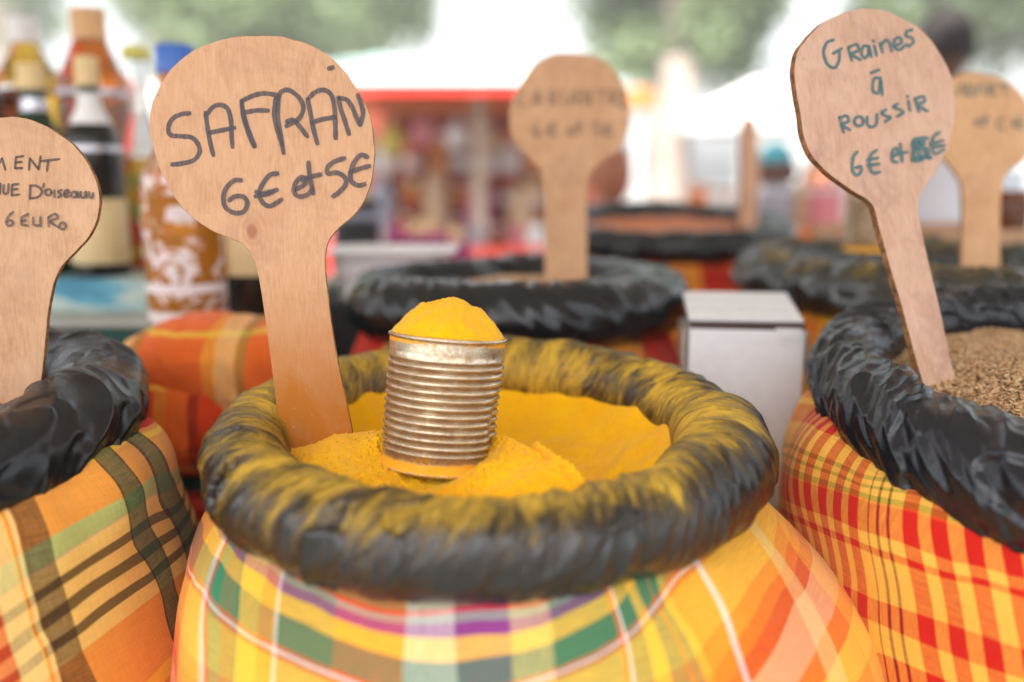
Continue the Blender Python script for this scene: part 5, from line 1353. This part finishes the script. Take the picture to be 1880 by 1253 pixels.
# ------------------------------------------------------------------ trees round the square
def leaf_mat(name, c1, c2):
    q = NB(name)
    rn = q.attr('tone')
    q.set(Base_Color=q.ramp(rn, [(0.0, c1), (1.0, c2)]), Roughness=.5)
    tr = q.n('ShaderNodeBsdfTranslucent'); q.put(tr.inputs[0], q.ramp(rn, [(0.0, tuple(c * 1.2 for c in c1)), (1.0, tuple(c * 1.3 for c in c2))]).outputs[0])
    mx = q.n('ShaderNodeMixShader', {0: .45})
    q.t.links.new(q.b.outputs[0], mx.inputs[1]); q.t.links.new(tr.outputs[0], mx.inputs[2]); q.t.links.new(mx.outputs[0], q.out.inputs['Surface'])
    return q.m
leafm = leaf_mat('olive_leaves', (0.12, 0.18, 0.08), (0.40, 0.50, 0.26))
bark = plain('bark', (0.34, 0.27, 0.23), .9, var=.3, scale=14)
def tree(base, top, crown_c, crown_r, label, seed, trunk_r=.16, n=9000):
    e = empty('tree', base, label, 'tree', 'trees round the square')
    b = np.array(base); t = np.array(top); cc = np.array(crown_c); cr = np.array(crown_r)
    rsn = np.random.RandomState(seed)
    def limb(p0, p1, r0, r1, nseg=8, wob=.06):
        pts = [p0 + (p1 - p0) * k / nseg + np.array([*(rsn.normal(0, wob, 2) * (0 < k < nseg)), 0]) for k in range(nseg + 1)]
        V = []; m = 10
        for k, p_ in enumerate(pts):
            r_ = r0 + (r1 - r0) * k / nseg
            for j in range(m): V.append(p_ + np.array([math.cos(j * 2 * math.pi / m), math.sin(j * 2 * math.pi / m), 0]) * r_ * (1 + .08 * rsn.randn()))
        return np.array(V), grid_faces(nseg + 1, m, True)
    V, F = limb(b, t, trunk_r * 1.15, trunk_r * .8, 10, .03); mesh_obj('trunk', V, F, bark, e)
    for k in range(6):
        a = k * math.pi / 3 + rsn.rand(); tip = cc + cr * np.array([math.cos(a) * .6, math.sin(a) * .6, rsn.uniform(-.3, .5)])
        V, F = limb(t - np.array([0, 0, .05]), tip, trunk_r * .45, trunk_r * .1, 6, .08); mesh_obj('branch', V, F, bark, e)
    # clumps of leaves spread through the crown
    nc = 120
    d = rsn.normal(0, 1, (nc, 3)); d /= np.linalg.norm(d, axis=1)[:, None]
    cl = cc + d * (rsn.rand(nc, 1) ** .4) * cr * .92
    idx = rsn.randint(0, nc, n)
    d = rsn.normal(0, 1, (n, 3)); d /= np.linalg.norm(d, axis=1)[:, None]
    p_ = cl[idx] + d * (rsn.rand(n, 1) ** .5) * (.22 * cr.mean() + .1)
    a = rsn.normal(0, 1, (n, 3)); a /= np.linalg.norm(a, axis=1)[:, None]
    c_ = np.cross(a, rsn.normal(0, 1, (n, 3))); c_ /= np.linalg.norm(c_, axis=1)[:, None]
    s = rsn.uniform(.05, .09, (n, 1))
    V = np.stack([p_ - a * s, p_ + c_ * s * .5, p_ + a * s, p_ - c_ * s * .5], 1).reshape(-1, 3)
    F = np.arange(4 * n).reshape(-1, 4)
    tone = np.repeat(np.clip(rsn.normal(.5, .22, nc)[idx] + rsn.normal(0, .12, n), 0, 1), 4)
    cr_ = mesh_obj('crown', V, F, leafm, e, attrs={'tone': tone})
    cr_['kind'] = 'stuff'
def tree_at(px, py_c, d, rx_px, rz_px, label, seed, tpx=None, **kw):
    c = P(px, py_c, d); rx = rx_px * d / FPX; rz_ = rz_px * d / FPX
    tb_ = P(tpx or px, 300, d)
    tree((tb_[0], tb_[1], 0), (tb_[0] * .6 + c[0] * .4, tb_[1], c[2] - rz_ * .75), c, (rx, rx * .8, rz_), label, seed, **kw)
tree_at(430, -130, 10.0, 360, 310, 'leafy pale green tree above the SAFRAN sign', 3, tpx=300, n=26000)
tree_at(650, -60, 11.5, 165, 200, 'smaller leafy tree right of the SAFRAN sign', 8, tpx=600, n=9000)
tree_at(1275, -110, 9.0, 235, 290, 'leafy tree with a pale trunk behind the coriander sign', 4, tpx=1215, trunk_r=.22, n=20000)
tree_at(1790, -160, 9.5, 300, 310, 'leafy tree above the right hand signs', 5, tpx=1696, n=20000, trunk_r=.10)
tree_at(20, -60, 12.0, 120, 190, 'pale tree at the far left behind the bottles', 6, n=4000)

# ------------------------------------------------------------------ pale parasols and buildings across the square
def parasol(px, py, d, w, label, mat, hz=.35):
    c = P(px, py, d)
    e = empty('parasol', (c[0], c[1], 0), label, 'parasol', 'parasols across the square')
    V = [(c[0], c[1], c[2] + hz)]
    m = 8
    for j in range(m): V.append((c[0] + w * math.cos(j * 2 * math.pi / m + .39), c[1] + w * math.sin(j * 2 * math.pi / m + .39), c[2]))
    for j in range(m): V.append((c[0] + w * math.cos(j * 2 * math.pi / m + .39), c[1] + w * math.sin(j * 2 * math.pi / m + .39), c[2] - .14))
    F = [[0, 1 + j, 1 + (j + 1) % m] for j in range(m)]
    mesh_obj('parasol_cloth', np.array(V[:9]), F, mat, e, smooth=False)
    mesh_obj('flap', np.array(V[1:]), [[j, (j + 1) % m, m + (j + 1) % m, m + j] for j in range(m)], mat, e, smooth=False)
    V2, F2, _ = lathe([(.025, 0), (.025, c[2] + hz - .02)], 12, (c[0], c[1], 0)); mesh_obj('pole', V2, F2, L['white'], e)
white_cloth = plain('white_parasol_cloth', (.82, .82, .80), .8)
parasol(700, 135, 7.5, .75, 'pale teal white parasol over the red stall roof', plain('teal_white_cloth', (.34, .46, .44), .8), .14)
parasol(1390, 215, 8.5, .75, 'white parasol between the coriander and Graines signs', white_cloth)
parasol(255, 195, 7.0, .30, 'white parasol left of the SAFRAN sign', white_cloth, .25)
parasol(1175, 168, 7.8, .16, 'small orange parasol behind the coriander sign', plain('orange_parasol', (.60, .20, .03), .8), .03)
def house(px0, px1, ptop, d, label, wallc, seed, fl=3, nwin=6, depth=8):
    a = P(px0, 300, d); b = P(px1, 300, d); ztop = float(P(px0, ptop, d)[2])
    e = empty('building', ((a[0] + b[0]) / 2, a[1] + depth / 2, 0), label, 'building', 'buildings across the square')
    box('wall', ((a[0] + b[0]) / 2, a[1] + depth / 2, ztop / 2), (b[0] - a[0], depth, ztop), plain('render', wallc, .8), e)
    rm = plain('roof_tiles', (.36, .20, .14), .8); pane = plain('window_pane', (.10, .13, .16), .15); frm = plain('window_frame', (.75, .75, .72), .6)
    box('roof', ((a[0] + b[0]) / 2, a[1] + depth / 2, ztop + .15), (b[0] - a[0] + .5, depth + .5, .3), rm, e, bevel=.05)
    for f in range(fl):
        for k in range(nwin):
            x = a[0] + (b[0] - a[0]) * (k + .5) / nwin; z = (f + .5) * ztop / fl + .1
            w = box('window', (x, a[1] - .02, z), (1.1, .08, 1.5), frm, e)
            pn_ = box('pane', (x - w.parent.location.x, a[1] - .07 - w.parent.location.y, z), (.9, .04, 1.3), pane)
            pn_.parent = w
house(-900, 560, 175, 26, 'long cream building behind the left trees', (.72, .68, .60), 1, 2, 9)
house(1480, 2700, 190, 27, 'pale building across the square at the right', (.74, .72, .68), 2, 2, 8)

# ------------------------------------------------------------------ people
skin_dark = plain('brown_skin', (.13, .065, .045), .5, var=.1); skin_mid = plain('warm_brown_skin', (.36, .13, .06), .5, var=.1)
hair_m = plain('black_hair', (.015, .011, .010), .8, var=.3, scale=200)
eye_w = plain('eye_white', (.7, .68, .65), .3); eye_b = plain('eye_dark', (.02, .012, .01), .2)
def skin_obj(name, pts, edges, radii, mat, parent, levels=2):
    me = bpy.data.meshes.new(name)
    off = np.array(parent.location)
    me.from_pydata([tuple(np.array(p_) - off) for p_ in pts], edges, [])
    o = bpy.data.objects.new(name, me); COL.objects.link(o); o.parent = parent
    md = o.modifiers.new('skin', 'SKIN'); md.use_smooth_shade = True
    sv = me.skin_vertices
    if not sv: me.skin_vertices.new() if hasattr(me.skin_vertices, 'new') else None
    bmx = bmesh.new(); bmx.from_mesh(me)
    lay = bmx.verts.layers.skin.verify()
    bmx.verts.ensure_lookup_table()
    for i, r_ in enumerate(radii):
        bmx.verts[i][lay].radius = (r_, r_) if not isinstance(r_, tuple) else r_
        bmx.verts[i][lay].use_root = (i == 0)
    bmx.to_mesh(me); bmx.free()
    sb_ = o.modifiers.new('sub', 'SUBSURF'); sb_.levels = levels; sb_.render_levels = levels
    me.materials.append(mat)
    return o
def person(pos, H, yaw, label, skin, shirt, trousers, lean=0.0, hairmat=None, cap=None, arms='down', hair_full=True, beard=False):
    """standing figure; lean tips the upper body forward (towards where the figure faces)"""
    e = empty('person', pos, label, 'person')
    k = H / 1.75
    cy, sy = math.cos(yaw), math.sin(yaw)
    def W(x, y, z):
        # local: x right of the figure, y the way it faces, z up
        if z > .95:
            a = lean; dz = z - .95; y2 = y * math.cos(a) + dz * math.sin(a); z2 = .95 + dz * math.cos(a) - y * math.sin(a); y, z = y2, z2
        x *= k; y *= k; z *= k
        return (pos[0] + x * cy - y * sy, pos[1] + x * sy + y * cy, pos[2] + z)
    pts = [(0, 0, .95), (0, 0, 1.10), (0, .0, 1.28), (0, -.01, 1.42), (0, 0, 1.50), (0, .015, 1.56)]
    rad_b = [(.155, .115), (.135, .10), (.165, .115), (.13, .09), (.055, .055), (.055, .055)]
    ed = [(0, 1), (1, 2), (2, 3), (3, 4), (4, 5)]
    for s in (-1, 1):
        i = len(pts)
        pts += [(s * .10, 0, .90), (s * .11, .01, .50), (s * .11, -.02, .10), (s * .115, .12, .03)]
        rad_b += [.085, .058, .04, .032]; ed += [(0, i), (i, i + 1), (i + 1, i + 2), (i + 2, i + 3)]
        i = len(pts)
        if arms == 'down': pts += [(s * .17, -.01, 1.40), (s * .24, .0, 1.14), (s * .26, .07, .92), (s * .26, .10, .82)]
        else: pts += [(s * .17, -.01, 1.40), (s * .25, .06, 1.16), (s * .20, .30, 1.10), (s * .17, .38, 1.09)]
        rad_b += [.062, .042, .03, .03]; ed += [(3, i), (i, i + 1), (i + 1, i + 2), (i + 2, i + 3)]
        for f, (fx, fl) in enumerate(((-.028, .07), (-.010, .085), (.010, .08), (.028, .065))):
            j = len(pts); b_ = pts[i + 3]
            if arms == 'down': pts += [(b_[0] + fx * .3, b_[1] + fx, b_[2] - fl * .6), (b_[0] - s * .015, b_[1] + fx + .008, b_[2] - fl - .02)]
            else: pts += [(b_[0] + fx, b_[1] + fl * .7, b_[2] - .005), (b_[0] + fx, b_[1] + fl, b_[2] - .035)]
            rad_b += [.0085, .007]; ed += [(i + 3, j), (j, j + 1)]
        j = len(pts); b_ = pts[i + 3]
        pts += [(b_[0] - s * .02, b_[1] + .03, b_[2] - .01), (b_[0] - s * .028, b_[1] + .05, b_[2] - .035)]; rad_b += [.010, .008]; ed += [(i + 3, j), (j, j + 1)]
    wp = [W(*p_) for p_ in pts]
    rr = [tuple(c * k for c in r_) if isinstance(r_, tuple) else r_ * k for r_ in rad_b]
    skin_obj('body', wp, ed, rr, skin, e)
    # shirt over trunk and upper arms, trousers over hips and legs
    sp = [W(*p_) for p_ in [(0, 0, .90), (0, 0, 1.10), (0, .0, 1.28), (0, -.01, 1.42), (0, -.002, 1.475)]]
    sr = [(.175, .135), (.155, .12), (.185, .13), (.15, .105), (.075, .07)]; se = [(0, 1), (1, 2), (2, 3), (3, 4)]
    for s in (-1, 1):
        i = len(sp)
        A_ = [(s * .17, -.01, 1.40), (s * .24, .0, 1.14), (s * .245, .015, 1.09)] if arms == 'down' else [(s * .17, -.01, 1.40), (s * .25, .06, 1.16), (s * .243, .10, 1.15)]
        sp += [W(*p_) for p_ in A_]; sr += [.078, .060, .058]; se += [(3, i), (i, i + 1), (i + 1, i + 2)]
    skin_obj('shirt', sp, se, [tuple(c * k for c in r_) if isinstance(r_, tuple) else r_ * k for r_ in sr], shirt, e)
    tp = [W(*p_) for p_ in [(0, 0, .97), (0, 0, .92)]]; tr_ = [(.16, .12), (.16, .12)]; te = [(0, 1)]
    for s in (-1, 1):
        i = len(tp); tp += [W(*p_) for p_ in [(s * .10, 0, .85), (s * .11, .01, .50), (s * .11, -.02, .09)]]; tr_ += [.10, .075, .06]; te += [(1, i), (i, i + 1), (i + 1, i + 2)]
    skin_obj('trousers', tp, te, [tuple(c * k for c in r_) if isinstance(r_, tuple) else r_ * k for r_ in tr_], trousers, e)
    # head: shaped from a ball, with brow, nose, chin and ears
    nr, nt = 40, 56
    v = np.linspace(0.001, math.pi - .001, nr); u = np.linspace(0, 2 * math.pi, nt, endpoint=False)
    Vv, Uu = np.meshgrid(v, u, indexing='ij')
    x = np.sin(Vv) * np.sin(Uu); y = np.sin(Vv) * np.cos(Uu); z = np.cos(Vv)
    jaw = 1 - .22 * sstep(.1, -.9, z)
    X = x * .076 * jaw; Y = y * .096 * (1 - .10 * sstep(0, -.9, z)) ; Z = z * .118
    fr = np.exp(-(Uu_ := np.angle(np.exp(1j * Uu))) ** 2 / .02)
    Y += .022 * fr * np.exp(-((z + .08) / .16) ** 2) + .006 * np.exp(-Uu_ ** 2 / .3) * np.exp(-((z - .22) / .1) ** 2) + .008 * np.exp(-Uu_ ** 2 / .08) * np.exp(-((z + .42) / .06) ** 2) + .008 * np.exp(-Uu_ ** 2 / .1) * np.exp(-((z + .75) / .12) ** 2)
    for s in (-1, 1): Y -= .010 * np.exp(-((Uu_ - s * .42) / .18) ** 2 - ((z - .06) / .10) ** 2)
    for s in (-1, 1): X += s * .016 * np.exp(-((Uu_ - s * 1.65) / .14) ** 2 - ((z + .02) / .2) ** 2)
    hc = (0, .02, 1.655)
    def headpts(X, Y, Z):
        return np.array([W(a + hc[0], b + hc[1], c + hc[2]) for a, b, c in zip(X.ravel(), Y.ravel(), Z.ravel())])
    mesh_obj('head', headpts(X, Y, Z), grid_faces(nr, nt, True), skin, e)
    ry = .004
    hmask_y = np.where(y > 0.25, 0.93, 1.07)
    sel_h = headpts(X * 1.07, Y * np.where((y > 0.35) & (z < .45), .86, 1.06) - .004, Z * 1.07 + .004)
    # hair: cap over skull, open at the face
    F = grid_faces(nr, nt, True)
    zz = z.ravel(); yy = y.ravel()
    keep = [i for i, f in enumerate(F) if zz[f].mean() > (.42 if yy[f].mean() > .2 else -.25)]
    mesh_obj('hair', sel_h, F[keep], hairmat or hair_m, e)
    for s in (-1, 1):
        V_, F_, _ = lathe([(0.0002, -.0115), (.006, -.0098), (.0105, -.004), (.0115, 0), (.0105, .004), (.006, .0098), (.0002, .0115)], 14)
        V_ = np.array([W(a + s * .031, b + hc[1] + .079, c + hc[2] + .006) for a, b, c in V_]); mesh_obj('eye', V_, F_, eye_b, e)
    V_ = np.array([W(a * .026, hc[1] + .088 + b * .006, hc[2] - .052 + c * .006) for a, b, c in [(math.cos(t_), 1, math.sin(t_)) for t_ in np.linspace(0, 2 * math.pi, 14, endpoint=False)] + [(0, 1.6, 0)]])
    mesh_obj('mouth', V_, [[i, (i + 1) % 14, 14] for i in range(14)], plain('lips', (.20, .06, .05), .5), e)
    if cap is not None:
        F = grid_faces(nr, nt, True)
        kp = [i for i, f in enumerate(F) if zz[f].mean() > .35]
        mesh_obj('headscarf', headpts(X * 1.13, Y * 1.12, Z * 1.12 + .006), F[kp], cap, e)
    return e
hd = P(1740, 92, 2.75)
person((hd[0], hd[1], hd[2] - 1.655 * 1.0), 1.75, rad(20), 'dark haired person in a white shirt standing behind the Graines sign', skin_dark, plain('white_shirt', (.72, .72, .78), .8), plain('dark_trousers', (.05, .05, .07), .8))
w1 = P(1118, 325, 2.5)
person((w1[0], w1[1], max(0, 0)), 1.75 * float(w1[2]) / 1.655 * 1.0, rad(200), 'person in a pink top with brown skin, half hidden by the coriander sign', skin_mid, plain('pink_top', (.72, .22, .34), .8), plain('pink_skirt', (.35, .12, .2), .8), hairmat=skin_mid)
w2 = P(1425, 320, 2.9)
person((w2[0], w2[1], 0), 1.75 * float(w2[2]) / 1.655, rad(150), 'person with a teal headscarf and blue grey top beside the edge-on sign', skin_dark, L['grey'], plain('dark_skirt', (.06, .05, .07), .8), cap=plain('teal_scarf', (.06, .30, .36), .8), arms='reach')
w3 = P(1500, 335, 3.3)
person((w3[0], w3[1], 0), 1.75 * float(w3[2]) / 1.655, rad(190), 'person in a white blouse left of the Graines handle', skin_mid, plain('cream_blouse', (.72, .66, .60), .8), plain('brown_skirt', (.2, .1, .08), .8), arms='reach')
# produce on a second facing table
tp_z = float(P(1450, 440, 2.2)[2])
e = empty('produce_table', (float(P(1480, 430, 2.3)[0]), 2.4, 0), 'small table with orange cloth behind the olive collared sack', 'table')
t_c = P(1480, 440, 2.3)
box('table_top', (t_c[0], t_c[1] + .2, tp_z), (.7, .45, .03), L['orange'], e, bevel=.005)
for sx in (-.3, .3):
    for yy in (.05, .35): box('leg', (t_c[0] + sx, t_c[1] + yy, tp_z / 2 - .008), (.04, .04, tp_z - .016), wood_dark, e)
rs = random.Random(9)
for k, (px_, c_, ds) in enumerate(((1330, 'white', 'white lidded jar on the produce table, left of the edge-on sign'), (1300, 'orange', 'orange jar at the left end of the produce table'), (1430, 'grey', 'grey blue jar right of the edge-on sign'), (1475, 'tan', 'tan jar in the middle of the produce table'), (1520, 'pink', 'salmon pink jar on the produce table near the Graines handle'), (1560, 'white', 'white jar behind the ribbed pale can'))):
    v = P(px_, 425, 2.35 + .03 * (k % 2))
    bottle((v[0], v[1] + .05, tp_z + .015), .045, .11, L[c_], L['white'] if c_ != 'white' else L['tan'], None, ds, shoulder=.82, neck=.75, caph=.14, n=20, cat='jar', name='jar', group='jars on the produce table')
